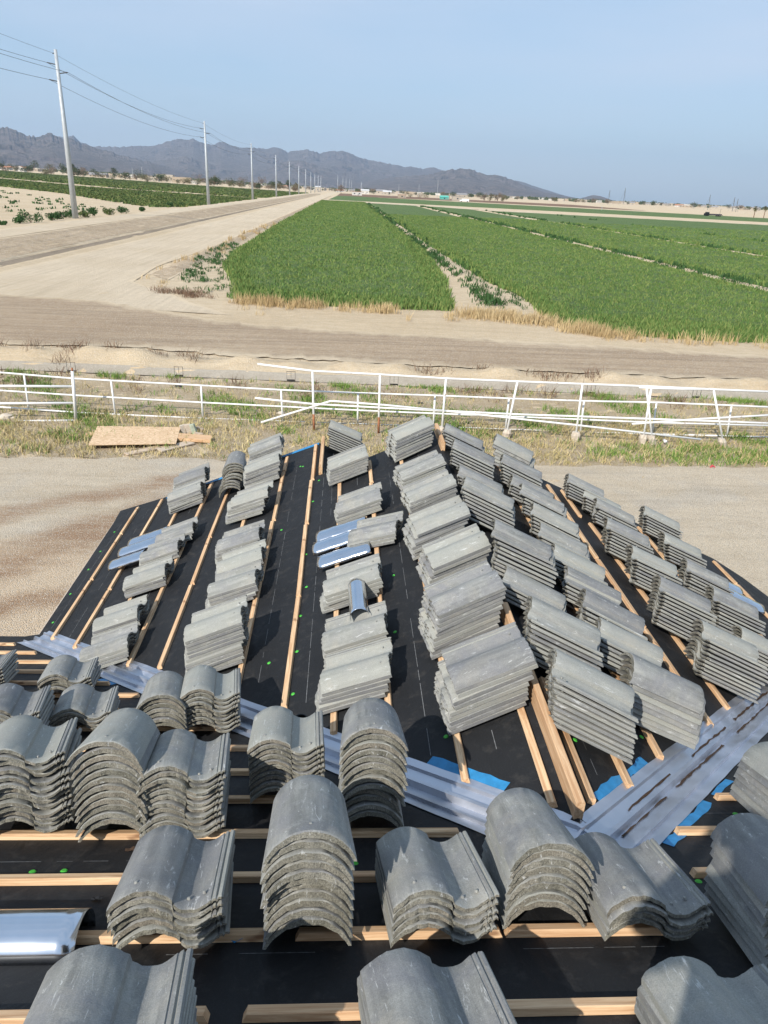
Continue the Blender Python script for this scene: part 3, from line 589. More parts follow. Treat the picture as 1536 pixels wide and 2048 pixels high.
# valley flashings with raised ribs
def valley(sgn, s0, s1, halfs, cut0=.0):
    prof = [(-.185, 0), (-.125, 0), (-.120, .018), (-.106, .018), (-.10, 0), (-.024, 0), (-.010, .036), (.010, .036), (.024, 0), (.085, 0), (.090, .018), (.103, .018), (.108, 0), (.15, 0)] if sgn < 0 else [(-.150, 0), (-.108, 0), (-.103, .018), (-.090, .018), (-.085, 0), (-.024, 0), (-.010, .036), (.010, .036), (.024, 0), (.10, 0), (.106, .018), (.120, .018), (.125, 0), (.19, 0)]
    mb = MB(); V = []; n = 60
    d = (sgn / math.sqrt(2), 1 / math.sqrt(2)); pn = (d[1], -d[0])
    for i in range(n + 1):
        s_ = s0 + (s1 - s0) * i / n
        for q, h in prof:
            q2 = q * .9 * (1 + (.010 * math.sin(i * 1.9) if abs(q) > .14 else 0)); x = XR + d[0] * s_ + pn[0] * q2; y = YR + d[1] * s_ + pn[1] * q2
            V.append((x, y, zr_(x, y) + .007 + h))
    k = len(prof); mb.add(V, [(i * k + j, i * k + j + 1, (i + 1) * k + j + 1, (i + 1) * k + j) if sgn > 0 else (i * k + j + 1, i * k + j, (i + 1) * k + j, (i + 1) * k + j + 1) for i in range(n) for j in range(k - 1)])
    o = hb(mb, 'valley_flashing', M_FLASH); T = lambda s_, q: (XR + d[0] * s_ + pn[0] * q, YR + d[1] * s_ + pn[1] * q)
    for a, b, q, w_, nm, mt, lf_, jg in halfs: 
        c = strip([T(a, q), T((a + b) / 2, q), T(b, q)], None, w_, nm, mt, lf_, None, jg)
        if nm == 'debris': c.parent = o; c.matrix_parent_inverse = Matrix.Identity(4)
    return o
valley(1, -.12, 5.6, [(.35, .95, -.155, .05, 'blue_tape', M_TAPE, .003, .4), (.30, .85, .195, .055, 'blue_tape', M_TAPE, .003, .5), (.95, 1.2, .19, .04, 'blue_tape', M_TAPE, .003, .6), (.22, .75, .034, .009, 'debris', M_RUST, .012, .98), (.9, 1.7, .034, .011, 'debris', M_RUST, .012, .98), (.45, 1.0, -.034, .007, 'debris', M_RUST, .012, .98), (1.35, 2.0, -.034, .011, 'debris', M_RUST, .012, .98), (2.2, 3.1, -.034, .013, 'debris', M_RUST, .012, .98), (2.0, 2.9, .036, .011, 'debris', M_RUST, .012, .98)])
valley(-1, .02, 5.5, [(.50, .95, .155, .07, 'blue_tape', M_TAPE, .003, .2), (3.6, 3.8, -.19, .06, 'blue_tape', M_TAPE, .003, .3)])
# battens: short lengths of lumber nailed end to end
def batten(pl, p0, p1, w_=.038, h=.025, mat=None, name='batten'):
    N = PL[pl][0]; a = Vector((p0[0], p0[1], zpl(pl, *p0))); b = Vector((p1[0], p1[1], zpl(pl, *p1))); d = (b - a); L = d.length; d.normalize(); c = N.cross(d)
    mb = MB(); bv = .003; prof = [(-w_ / 2, 0), (w_ / 2, 0), (w_ / 2, h - bv), (w_ / 2 - bv, h), (-w_ / 2 + bv, h), (-w_ / 2, h - bv)]; k = 6
    ch = .012 if h < .05 else 0
    V = [(-L / 2 + (ch if z > h / 2 else 0), y, z) for y, z in prof] + [(L / 2 - (ch if z > h / 2 else 0), y, z) for y, z in prof]
    mb.add(V, [(i, (i + 1) % k, (i + 1) % k + k, i + k) for i in range(k)] + [tuple(reversed(range(k))), tuple(range(k, 2 * k))])
    o = mb.build(name, mat or M_WOOD); o.parent = house; mid = (a + b) / 2 + N * .0015 - Vector((1.0, 4.0, GZ))
    o.matrix_local = Matrix(((d.x, c.x, N.x, mid.x), (d.y, c.y, N.y, mid.y), (d.z, c.z, N.z, mid.z), (0, 0, 0, 1))); return o
rb = random.Random(5)
def run(pl, ax, c, a, b, lens=(.95, 1.5), drift=0.0):
    if pl != 'A': a, b, c = a * WS, b * WS, c * WS
    t = a
    while t < b - .05:
        e = min(b, t + rb.uniform(*lens));
        if b - e < .35: e = b
        o0 = rb.uniform(-.006, .006); o1 = rb.uniform(-.006, .006); c0 = c + drift * (t - a) + o0; c1 = c + drift * (e - a) + o1
        batten(pl, *(((c0, t), (c1, e)) if ax == 'x' else ((t, c0), (e, c1)))); t = e + rb.uniform(.004, .02)
for x, a, b in [(.985, 2.44, 4.3), (.645, 2.73, 7.8), (.315, 3.45, 7.75), (-.01, 3.40, 7.8), (-.33, 3.80, 9.08), (-.70, 4.2, 9.0), (-1.05, 4.5, 9.05), (-1.40, 4.83, 9.0), (-1.71, 5.04, 9.1), (-2.04, 5.4, 9.1), (-2.39, 5.70, 9.18), (-2.735, 6.05, 9.22)]: run('L', 'x', x, a, b)
for x, a, b in [(1.165, 2.47, 3.4), (1.44, 2.67, 7.8), (1.76, 3.02, 7.7), (2.06, 3.32, 7.7), (2.36, 3.58, 7.7), (2.55, 7.0, 7.75), (2.67, 3.90, 6.9), (2.98, 4.2, 7.6), (3.47, 4.7, 7.6), (3.95, 5.2, 7.6), (4.46, 5.75, 7.55)]: run('R', 'x', x, a, b, drift=-.015 if x in (2.67,) else 0)
for x0, x1 in [(-4.2, -2.06), (-2.04, -.46), (-.33, .68), (.95, 1.02)][:0] + [(-2.5, -1.10), (-1.08, -.50), (-.485, -.43)][:0]: pass
AROWS = [1.27, 1.60, 1.925, 2.25, 2.57, 2.88, 3.20, 3.52, 3.85, 4.18, 4.48, 4.80, 5.10, 5.42, 5.75]
for i, y in enumerate(AROWS):
    if i == 0:
        for a, b in ((-2.6, -1.32), (-1.31, -.33), (-.24, .42), (.43, .93)): batten('A', (a, y), (b, y))
        batten('A', (1.9, y), (3.2, y)); continue
    if i == 1:
        for a, b in ((-.86, -.205), (-.12, .55), (.56, 1.12), (1.42, 2.8), (-2.9, -1.55)): batten('A', (a, y), (b, y))
        continue
    l1 = VL(y) - .30; r0 = VR(y) + .30
    if i == 2: l1 = .95; r0 = 1.36
    if i == 3: l1 = .53; r0 = 1.46
    run('A', 'y', y, max(-6, l1 - 5), l1, (.7, 1.4)); run('A', 'y', y, r0, min(6.5, r0 + 3.6), (.8, 1.5))
# ridge boards standing on edge
def ridge_board(x, y0, y1, z):
    mb = MB(); L = y1 - y0; b_ = .004; w_, h_ = .020, .094; prof = [(-w_, 0), (w_, 0), (w_, h_ - b_), (w_ - b_, h_), (-w_ + b_, h_), (-w_, h_ - b_)]; V = [(s_ * L / 2, q, zz) for s_ in (-1, 1) for q, zz in prof]
    mb.add(V, [(i, (i + 1) % 6, (i + 1) % 6 + 6, i + 6) for i in range(6)] + [tuple(reversed(range(6))), tuple(range(6, 12))]); o = mb.build('ridge_board', M_WOOD); o.parent = house; o.location = Vector((x, (y0 + y1) / 2, z)) - Vector((1, 4, GZ)); o.rotation_euler = (0, 0, PI / 2)
ridge_board(XR, 2.27, 3.9, ZR - .006); ridge_board(XR, 7.05, 7.7, ZR - .006); ridge_board(-.235, 7.67, 8.8, zpl('L', -.26, 0))
# vent pipe
mb = MB(); c = on('A', 603, 1560); c = Vector((-.185, 3.02, zpl('A', 0, 3.02)))
pts = [(c.x, c.y, c.z - .05), (c.x, c.y, c.z + .30)]; mb.tube(pts, .034, 24, caps=False); mb.tube([pts[1], (c.x, c.y, c.z + .05)], .028, 24, caps=False)
n0 = len(mb.v); seg = 24
mb.add([(c.x + math.cos(2 * PI * k / seg) * r_, c.y + math.sin(2 * PI * k / seg) * r_, c.z + .30) for r_ in (.028, .034) for k in range(seg)], [(k, (k + 1) % seg, seg + (k + 1) % seg, seg + k) for k in range(seg)])
mb.tube([(c.x, c.y, c.z + .002), (c.x, c.y, c.z + .055)], .048, 24, r1=.036); hb(mb, 'vent_pipe', M_BLACK, True)
# green plastic nail caps
for pl, pts in {'L': [(586, 1388), (594, 1303), (601, 1232), (613, 1174), (612, 1109), (626, 1003), (638, 961), (606, 933), (601, 933), (787, 1151), (790, 1264), (811, 1061), (106, 1245), (141, 1188), (177, 1139), (201, 1103), (229, 1064), (538, 1326), (892, 1473), (563, 1060), (345, 1040)],
                'A': [(710, 1727), (65, 1744), (128, 1742), (1471, 1628), (1397, 1763)], 'R': [(1283, 1474), (1306, 1449), (1313, 1455), (1150, 1480)]}.items():
    for u, v in pts:
        q = on(pl, u, v); N = PL[pl][0]; mb = MB(); mb.tube([q + N * .0005, q + N * .0025, q + N * .0045], .0135, 14, r1=.009); hb(mb, 'nail_cap', M_GREEN)
# ------------------------------------------------------------------ roof tiles
def close_profile(top, th, L=.430, rows=7, seed=0, wav=.0026, rise0=.004):
    """extrude a cross-section (x, z) along y into a closed tile; ends use the rough edge material"""
    g_ = random.Random(seed); n = len(top); ys = [-L / 2, -L / 2 + .006] + [-L / 2 + .006 + (L - .012) * i / (rows - 1) for i in range(1, rows - 1)] + [L / 2 - .006, L / 2]
    V, Fc, Mi = [], [], []; off = [g_.uniform(-wav, wav) * 1.6 for _ in range(n)]
    for j, y in enumerate(ys):
        e = -.004 if j in (0, len(ys) - 1) else 0; dz = g_.uniform(-.0006, .0006)
        for i, (x, z) in enumerate(top): V.append((x, y + (off[i] if j in (0, len(ys) - 1) else 0), z + e + dz))
    nt_ = len(V)
    for j, y in enumerate(ys):
        for i, (x, z) in enumerate(top):
            t = th(i / (n - 1)); V.append((t[0] + x, y + (off[i] if j in (0, len(ys) - 1) else 0), z - t[1]))
    m = len(ys)
    for j in range(m - 1):
        for i in range(n - 1):
            a = j * n + i; Fc.append((a, a + 1, a + n + 1, a + n)); Mi.append(0); b = nt_ + a; Fc.append((b + 1, b, b + n, b + n + 1)); Mi.append(0)
        a = j * n; Fc.append((a + n, nt_ + a + n, nt_ + a, a)); Mi.append(0)
        a = j * n + n - 1; Fc.append((a, nt_ + a, nt_ + a + n, a + n)); Mi.append(0)
    for i in range(n - 1):
        a = i; Fc.append((a + 1, a, nt_ + a, nt_ + a + 1)); Mi.append(1)
        a = (m - 1) * n + i; Fc.append((a, a + 1, nt_ + a + 1, nt_ + a)); Mi.append(1)
    return V, Fc, Mi
def tile_mesh(kind, seed):
    if kind == 'S':
        top = []
        for k in range(17):
            t = k / 16; x = -.168 + .186 * t; top.append((x, .020 + .066 * max(0, math.sin(PI * (.03 + .83 * t))) ** .74))
        top += [(.0205, .046), (.0235, .0385)]
        for k in range(1, 10):
            t = k / 9; x = .0235 + .106 * t; top.append((x, .0385 - .020 * math.sin(PI * min(1, t * 1.02) * .9) + .019 * t ** 2.0))
        zt = top[-1][1]
        top += [(.131, zt - .003), (.134, zt - .002), (.137, zt + .004), (.144, zt + .006), (.147, zt + .001), (.150, zt + .002), (.153, zt + .009), (.161, zt + .010), (.166, zt + .005)]
        th = lambda t: (0, .0205 - .0105 * t)
        V, F_, M_ = close_profile(top, th, seed=seed)
    else:
        r = .139; a0 = math.radians(21); n = 19; top = []
        for k in range(n):
            a = PI - a0 - (PI - 2 * a0) * k / (n - 1); top.append((r * math.cos(a), .012 + r * math.sin(a) - r * math.sin(a0)))
        def th(t):
            a = PI - a0 - (PI - 2 * a0) * t; w_ = .0105 + .0115 * (math.sin(a) - math.sin(a0)) / (1 - math.sin(a0)); return (-w_ * math.cos(a), w_ * math.sin(a))
        V, F_, M_ = close_profile(top, th, L=.435, seed=seed)
        V = [(x * (1.0 + .05 * (-y / .2175)), y, z) for x, y, z in V]
    mb = MB(); mb.v = V; mb.f = F_; mb.m = M_
    for bx, by in (((-.095, -.165), (.06, -.165), (.105, -.16)) if kind == 'S' else ((0.0, -.17),)):
        zt = max(z for x, y, z in V if abs(x - bx) < .014 and abs(y) < .2)
        mb.tube([(bx, by, zt - .004), (bx, by, zt + .0015), (bx, by, zt + .003)], .006, 8, mi=0, r1=.004)
    me = mb.mesh('roof_tile' if kind == 'S' else 'ridge_tile', [M_TILE, M_TEDGE], True)
    try: me.set_sharp_from_angle(angle=math.radians(38))
    except Exception: pass
    return me
TM = {k: [tile_mesh(k, s_ + (0 if k == 'S' else 50)) for s_ in range(4)] for k in ('S', 'C')}
PITCHES = {'S': .0285, 'C': .0318}
ORD = ['top', 'second', 'third', 'fourth', 'fifth', 'sixth', 'seventh', 'eighth', 'ninth', 'tenth', 'eleventh', 'twelfth', 'thirteenth']
NTH = lambda i: ['farthest', 'second-farthest', 'third-farthest', 'fourth-farthest', 'fifth-farthest', 'sixth-farthest', 'seventh-farthest', 'eighth-farthest', 'ninth-farthest', 'tenth-farthest', 'eleventh-farthest'][i]
# slope, kind, tiles, photo pixel of the top tile, turn, where the stack is, tilt
STACKS = []
def row(desc, items):
    for i, it in enumerate(items): STACKS.append((*it[:6], f'{NTH(i)} stack of the {desc}', it[6] if len(it) > 6 else 0))
row('row nearest the left eave', [('L', 'S', 6, 384, 947, 0), ('L', 'S', 6, 375, 977, 0), ('L', 'S', 3, 355, 1060, 3), ('L', 'S', 3, 323, 1096, 3), ('L', 'S', 4, 297, 1143, 3), ('L', 'S', 4, 242, 1225, 2), ('L', 'S', 4, 218, 1284, 2)])
STACKS.append(('L', 'C', 9, 461, 918, 90, 'arched stack at the far left corner', 0))
row('second row from the left eave', [('L', 'S', 7, 533, 886, 0), ('L', 'S', 7, 529, 922, 0), ('L', 'S', 6, 500, 989, 6), ('L', 'S', 5, 482, 1070, 6), ('L', 'S', 4, 485, 1112, 2), ('L', 'S', 5, 468, 1157, 4), ('L', 'S', 11, 438, 1233, 0)])
row('short row between lone batten and ridge', [('L', 'S', 6, 695, 913, -4), ('L', 'S', 4, 718, 995, 2), ('L', 'S', 3, 751, 1054, 17), ('L', 'S', 5, 704, 1148, 2), ('L', 'S', 4, 712, 1250, 2), ('L', 'S', 5, 710, 1331, 3)])
STACKS.append(('G', 'S', 9, 690, 862, 0, 'stack on the small far gable', 0))
row('tall row left of the ridge board', [('L', 'S', 8, 821, 854, -14), ('L', 'S', 5, 839, 929, -10), ('L', 'S', 5, 855, 972, -10), ('L', 'S', 7, 872, 1030, -8), ('L', 'S', 6, 911, 1089, -7), ('L', 'S', 10, 929, 1173, -8), ('L', 'S', 9, 972, 1312, -6)])
row('row right of the ridge board', [('R', 'S', 5, 930, 876, 10), ('R', 'S', 6, 943, 906, 10), ('R', 'S', 3, 961, 963, 10), ('R', 'S', 8, 977, 990, 10), ('R', 'S', 10, 1045, 1086, 11), ('R', 'S', 4, 1073, 1184, 12), ('R', 'S', 9, 1127, 1250, 12), ('R', 'S', 9, 1186, 1368, 12)])
STACKS.append(('R', 'C', 7, 1032, 890, 10, 'arched stack at the far right end', 0))
row('second row right of the ridge', [('R', 'S', 7, 1043, 937, 10), ('R', 'S', 5, 1063, 980, 10), ('R', 'S', 6, 1088, 1002, 11), ('R', 'S', 6, 1108, 1040, 11), ('R', 'S', 4, 1131, 1086, 11), ('R', 'S', 5, 1160, 1130, 11), ('R', 'S', 5, 1184, 1176, 12), ('R', 'S', 7, 1227, 1229, 12), ('R', 'S', 6, 1258, 1288, 12)])
STACKS.append(('R', 'C', 8, 1336, 1350, 8, 'arched stack near the right valley', 0))
row('third row right of the ridge', [('R', 'S', 6, 1170, 974, 10), ('R', 'S', 5, 1203, 1004, 10), ('R', 'S', 6, 1229, 1025, 10), ('R', 'S', 8, 1258, 1068, 10), ('R', 'S', 8, 1309, 1126, 10), ('R', 'S', 10, 1368, 1192, 10), ('R', 'S', 10, 1455, 1285, 10)])
row('outermost right row', [('R', 'S', 7, 1325, 1040, 10), ('R', 'S', 6, 1364, 1094, 6), ('R', 'S', 7, 1416, 1153, 10), ('R', 'S', 8, 1475, 1212, 10), ('R', 'S', 8, 1532, 1295, 10)])
A_ = lambda *a: STACKS.append(('A', *a))
A_('S', 6, -32, 1322, -11, 'stack cut off at the left edge by the far valley end', 5)
A_('S', 5, 139, 1338, -11, 'small stack beside the left valley flashing', 5)
A_('S', 7, 30, 1402, -11, 'far stack at the left edge of the photo', 4)
A_('S', 4, 172, 1402, -11, 'low stack partly hidden behind the arched stack', 5)
A_('S', 12, 62, 1478, -11, 'tall wavy stack at the left edge', 1)
A_('C', 12, 238, 1452, -4, 'leftmost tall arched stack', 0)
A_('S', 10, 372, 1510, -7, 'wavy stack right of the leftmost arched stack', 1)
A_('C', 7, 330, 1368, -8, 'narrow arched stack behind by the left valley', 4)
A_('S', 9, 422, 1364, -8, 'wavy stack standing in the left valley flashing', 5)
A_('S', 10, 575, 1458, -3, 'wavy stack behind the black vent pipe', 3)
A_('C', 13, 748, 1430, 2, 'arched stack right of the black vent pipe', 0)
A_('C', 11, 617, 1606, -3, 'central arched stack before the black vent pipe', 0)
A_('S', 5, 867, 1732, -5, 'wavy stack between the two central arched stacks', 0)
A_('C', 8, 1068, 1632, 0, 'arched stack below the two by four', 0)
A_('S', 4, 1268, 1746, 0, 'low wavy stack below the right valley flashing', 0)
A_('S', 6, 358, 1728, -4, 'wavy stack left of the central arched stack', 0)
A_('S', 9, 208, 2045, -6, 'wavy stack at the bottom left corner', 0)
A_('S', 5, 872, 2020, -5, 'wavy stack at the bottom centre', 0)
A_('S', 5, 1496, 2050, 0, 'wavy stack at the bottom right corner', 0)
A_('C', 8, 1560, 1700, 6, 'arched stack at the right edge, nearer one', 0)
A_('C', 7, 1580, 1520, 6, 'arched stack at the right edge, farther one', 0)
GN, GD, GP = PL['R'][0], PL['R'][1], Vector((-.30, 8.5, zpl('L', -.30, 0)))
TILES = []
rt = random.Random(11)
for si, (pl, kind, n, u, v, yaw, desc, tilt) in enumerate(STACKS):
    N, D, P = PL['R' if pl == 'G' else pl]
    if pl == 'G': P = GP
    C = D.cross(N); S_ = {'L': Vector((.08, 0, 1)), 'R': Vector((-.08, 0, 1)), 'G': Vector((-.05, 0, 1)), 'A': Vector((0, .10, 1))}[pl].normalized(); PITCH_T = PITCHES[kind]
    pit = PITCH_T / S_.dot(N); hc = .045 if kind == 'S' else .085
    tl = n - 1; d = .028 + tl * PITCH_T + hc
    r = ray(u, v); top = r * ((N.dot(P) + d) / N.dot(r)); base = top - S_ * (tl * pit) - N * hc
    B = Matrix(((C.x, D.x, N.x), (C.y, D.y, N.y), (C.z, D.z, N.z)))
    jx = jy = 0; ja = 0; gap = 0; mv = rt.randint(0, 3)
    for k in range(n):
        if rt.random() < .33: jx += rt.uniform(-.012, .012); jy += rt.uniform(-.026, .026); ja += rt.uniform(-3.2, 3.2)
        jx *= .8; jy *= .8; ja *= .8
        a = math.radians(-yaw - ja + rt.uniform(-.5, .5)); tk = math.radians(tilt * k / max(1, n - 1))
        M = B @ Matrix.Rotation(a, 3, 'Z') @ Matrix.Rotation(tk, 3, 'X')
        loc = base + S_ * (k * pit) + C * (jx + rt.uniform(-.0015, .0015)) + D * (jy + rt.uniform(-.010, .010))
        mvk = (mv + k * 7 + rt.randint(0, 3)) % 4; flip = False
        i_top = n - 1 - k
        kn = 'S-shaped tile' if kind == 'S' else 'arched ridge tile'
        lab = f'{ORD[i_top]}most grey {kn}, {desc}' if i_top == 0 else f'{ORD[i_top]} {kn} down, {desc}'
        lab = lab if k else f'bottom {kn}, {desc}'
        TILES.append((si, k, kind, mvk, M.to_4x4(), loc, lab, (loc.length - .02 * k) - (.9 if i_top == 0 else 0)))
# how many tiles of each stack, counted from its top, show large enough to stand as things of their own (300 in all)
KEEP = [1, 1, 1, 1, 4, 1, 2, 1, 1, 1, 3, 1, 1, 3, 9, 1, 3, 1, 5, 2, 5, 1, 1, 2, 4, 4, 4, 9, 9, 1, 2, 1, 5, 6, 1, 4, 9, 1, 1, 1, 1, 1, 1, 1, 1, 1, 1, 8, 1, 1, 1, 2, 2, 10, 10, 1, 2, 1, 4, 1, 1, 2, 2, 3, 12, 12, 10, 6, 9, 10, 13, 11, 5, 8, 4, 6, 2, 2, 2, 8, 7]
INDIV = set(i for i, t_ in enumerate(TILES) if STACKS[t_[0]][2] - t_[1] <= KEEP[t_[0]])
stuffV, stuffQ = [], []
mbS = MB()
for i, (si, k, kind, mv, M, loc, lab, sc_) in enumerate(TILES):
    M = M.copy(); M.translation = loc
    if i in INDIV:
        o = bpy.data.objects.new('roof_tile' if kind == 'S' else 'ridge_tile', TM[kind][mv]); COL.objects.link(o); o.matrix_world = M; o['tid'] = i
        tag(o, lab, 'roof tile' if kind == 'S' else 'ridge tile', 'S-shaped concrete tiles stacked on the roof' if kind == 'S' else 'arched concrete ridge tiles stacked on the roof')
        del o['tid']
    else:
        me = TM[kind][mv]; mbS.add([M @ q.co for q in me.vertices], [tuple(f.vertices) for f in me.polygons]); mbS.m[-len(me.polygons):] = [f.material_index for f in me.polygons]
if mbS.v:
    me = mbS.mesh('stacked_tiles', [M_TILE, M_TEDGE], True)
    try: me.set_sharp_from_angle(angle=math.radians(38))
    except Exception: pass
    tag(add('stacked_tiles', me), 'remaining grey roof tiles in the far and hidden parts of the stacks', kind='stuff')
# ------------------------------------------------------------------ loose sheet metal and scraps on the roof
def arc_sheet(name, L, wd, rise, mat, label, cat, pl, u, v, yaw, lift, group=None, crimps=2, along=False, tiltx=0):
    mb = MB(); n = 14; rows = 13; V = []
    for j in range(rows):
        y = -L / 2 + L * j / (rows - 1); cr_ = .0025 if (j in (4, 8) and crimps) else 0
        for i in range(n + 1):
            a = PI * (1 - i / n); V.append((math.cos(a) * wd / 2 * (1 - .0), y, math.sin(a) ** .9 * rise + cr_))
    mb.add(V, [(j * (n + 1) + i, j * (n + 1) + i + 1, (j + 1) * (n + 1) + i + 1, (j + 1) * (n + 1) + i) for j in range(rows - 1) for i in range(n)])
    N, D, P = PL[pl]; B = frame(pl) @ Matrix.Rotation(math.radians(-yaw), 3, 'Z') @ Matrix.Rotation(math.radians(tiltx), 3, 'X')
    o = mb.build(name, mat, None, True); M = B.to_4x4(); M.translation = on(pl, u, v, lift + rise * .7) - N * rise * .7; o.matrix_world = M
    md = o.modifiers.new('s', 'SOLIDIFY'); md.thickness = .0012
    return tag(o, label, cat, group)
G_ = 'loose bright metal flashings on the roof'
arc_sheet('metal_flashing', .46, .21, .055, M_SHINY, 'bright curved metal flashing, upper of three beside the ridge row', 'metal flashing', 'L', 682, 1055, 4, .07, G_)
arc_sheet('metal_flashing', .46, .21, .055, M_SHINY, 'bright curved metal flashing, middle of three beside the ridge row', 'metal flashing', 'L', 676, 1077, 4, .05, G_)
arc_sheet('metal_flashing', .46, .21, .055, M_SHINY, 'bright curved metal flashing, lowest of three beside the ridge row', 'metal flashing', 'L', 688, 1104, 3, .04, G_)
arc_sheet('metal_flashing', .46, .21, .055, M_SHINY, 'bright curved metal flashing, upper of three near the left eave', 'metal flashing', 'L', 296, 1071, 4, .08, G_)
arc_sheet('metal_flashing', .46, .21, .055, M_SHINY, 'bright curved metal flashing, middle of three near the left eave', 'metal flashing', 'L', 277, 1089, 4, .07, G_)
arc_sheet('metal_flashing', .40, .21, .055, M_SHINY, 'bright curved metal flashing, lowest of three near the left eave', 'metal flashing', 'L', 254, 1116, 4, .06, G_)
arc_sheet('metal_flashing', .46, .21, .055, M_SHINY, 'bright curved metal flashing, farther of two near the right eave', 'metal flashing', 'R', 1442, 1160, 12, .05, G_)
arc_sheet('metal_flashing', .46, .21, .055, M_SHINY, 'bright curved metal flashing, nearer of two near the right eave', 'metal flashing', 'R', 1484, 1194, 12, .05, G_)
arc_sheet('metal_flashing', .42, .13, .07, M_SHINY, 'shiny half-round metal piece leaning on the short middle row', 'metal flashing', 'L', 712, 1192, -92, .17, G_, 0)
h_ = arc_sheet('metal_cover', .70, .20, .10, M_SHINY, 'large shiny half-round metal cover lying at the lower left', 'metal flashing', 'A', -60, 1848, 90, .0, G_, 0)
def scrap(name, pl, u, v, s_, mat, label, seed):
    rd = random.Random(seed); N = PL[pl][0]; n = 9; c = on(pl, u, v); B = frame(pl); V = [(0, 0, .004)]
    for k in range(n):
        a = 2 * PI * k / n; r_ = s_ * rd.uniform(.5, 1.15); V.append((math.cos(a) * r_, math.sin(a) * r_ * .6, .003 + rd.random() * .012))
    mb = MB(); mb.add(V, [(0, 1 + k, 1 + (k + 1) % n) for k in range(n)]); o = mb.build(name, mat); M = B.to_4x4(); M.translation = c; o.matrix_world = M
    md = o.modifiers.new('s', 'SOLIDIFY'); md.thickness = .001; md.offset = 1
    return tag(o, label, 'scrap')
scrap('tape_scrap', 'A', 478, 1883, .026, M_TAPE, 'torn scrap of blue tape below a batten', 1); scrap('felt_scrap', 'A', 193, 1802, .022, M_FELT, 'small black felt chip beside the metal cover', 2)
scrap('felt_scrap', 'A', 178, 1903, .028, M_FELT, 'small black felt chip below the metal cover', 3); scrap('paper_scrap', 'L', 402, 1016, .05, M_PAPER, 'torn white paper scrap beside the far left stack', 4)
scrap('felt_scrap', 'A', 262, 1703, .022, M_RUST, 'small brown leaf scrap on the felt left of centre', 5)
# ------------------------------------------------------------------ power line
def yv(u, v, y0, slope=0.0):
    """sight line meets the upright plane y = y0 + slope*x"""
    r = ray(u, v); return r * (y0 / (r.y - slope * r.x))
POLE_Y = [23, 135, 241, 354, 473, 583, 695, 810, 925, 1040, 1160, 1280]; PX = lambda y: -45.6 if y < 140 else -41.5
PH = lambda y: 24.4 if y < 140 else 22.3
def make_pole(h, x, y, label):
    z = gz(x, y); p_ = empty('power_pole', (x, y, z)); mb = MB(); mb.tube([(0, 0, -.2), (0, 0, h * .5), (0, 0, h)], .50, 14, r1=.24); mb.build('pole', M_POLE, p_, True)
    for dz, sx in ((-1.9, -1), (-3.1, 1), (-4.2, -1)):
        mb = MB(); mb.tube([(sx * .25, 0, h + dz - .12), (sx * 1.5, 0, h + dz + .08)], .075, 8); mb.build('insulator', M_DARKIRON, p_)
    mb = MB(); mb.tube([(-.5, 0, h - .55), (-.2, 0, h - .5)], .07, 8); mb.build('bracket', M_DARKIRON, p_)
    return tag(p_, label, 'power pole', 'grey steel power poles along the dirt road')
PLAB = ['', 'nearest tall grey steel power pole at the left', 'second tall power pole from the left, left of the dirt road', 'third grey power pole along the ditch', 'fourth grey power pole along the ditch', 'fifth grey power pole along the ditch', 'sixth grey power pole along the ditch', 'seventh grey power pole along the ditch', 'eighth grey power pole along the ditch', 'ninth grey power pole along the ditch', 'tenth small power pole near the road end', 'eleventh small power pole near the road end']
poles = [(PX(y), y, PH(y)) for y in POLE_Y]
for (x, y, h), l in zip(poles, PLAB):
    if l: make_pole(h, x, y, l)
make_pole(24.4, *poles[0][:2], 'tall grey steel power pole beside the yard, out past the left edge')
p0 = None
for i in range(7):
    y = 1400 + i * 170; x = [-16, -8, -2, 6, 12, 40, 44][i]
    if p0 is None: p0 = make_pole(27, x, y, 'thin far power pole right of the road end')
    else: c_ = copy_tree(p0); c_.location = (x, y, gz(x, y))
for k, (dz, dx, l) in enumerate(((-.5, -.45, 'topmost thin wire strung between the steel poles'), (-1.82, -1.5, 'upper left wire strung between the steel poles'), (-3.02, 1.5, 'right hand wire strung between the steel poles'), (-4.12, -1.5, 'lowest left wire strung between the steel poles'))):
    mb = MB()
    for (xa, ya, ha), (xb, yb, hb_) in zip(poles[:8], poles[1:9]):
        A0 = Vector((xa + dx, ya, gz(xa, ya) + ha + dz)); B0 = Vector((xb + dx, yb, gz(xb, yb) + hb_ + dz)); sag = 1.5 if k else 1.0
        mb.tube([A0.lerp(B0, t / 20) - Vector((0, 0, 4 * sag * (t / 20) * (1 - t / 20))) for t in range(21)], .028 if k else .02, 5, caps=False)
    tag(mb.build('power_wire', M_WIRE), l, 'power line', 'wires of the power line')
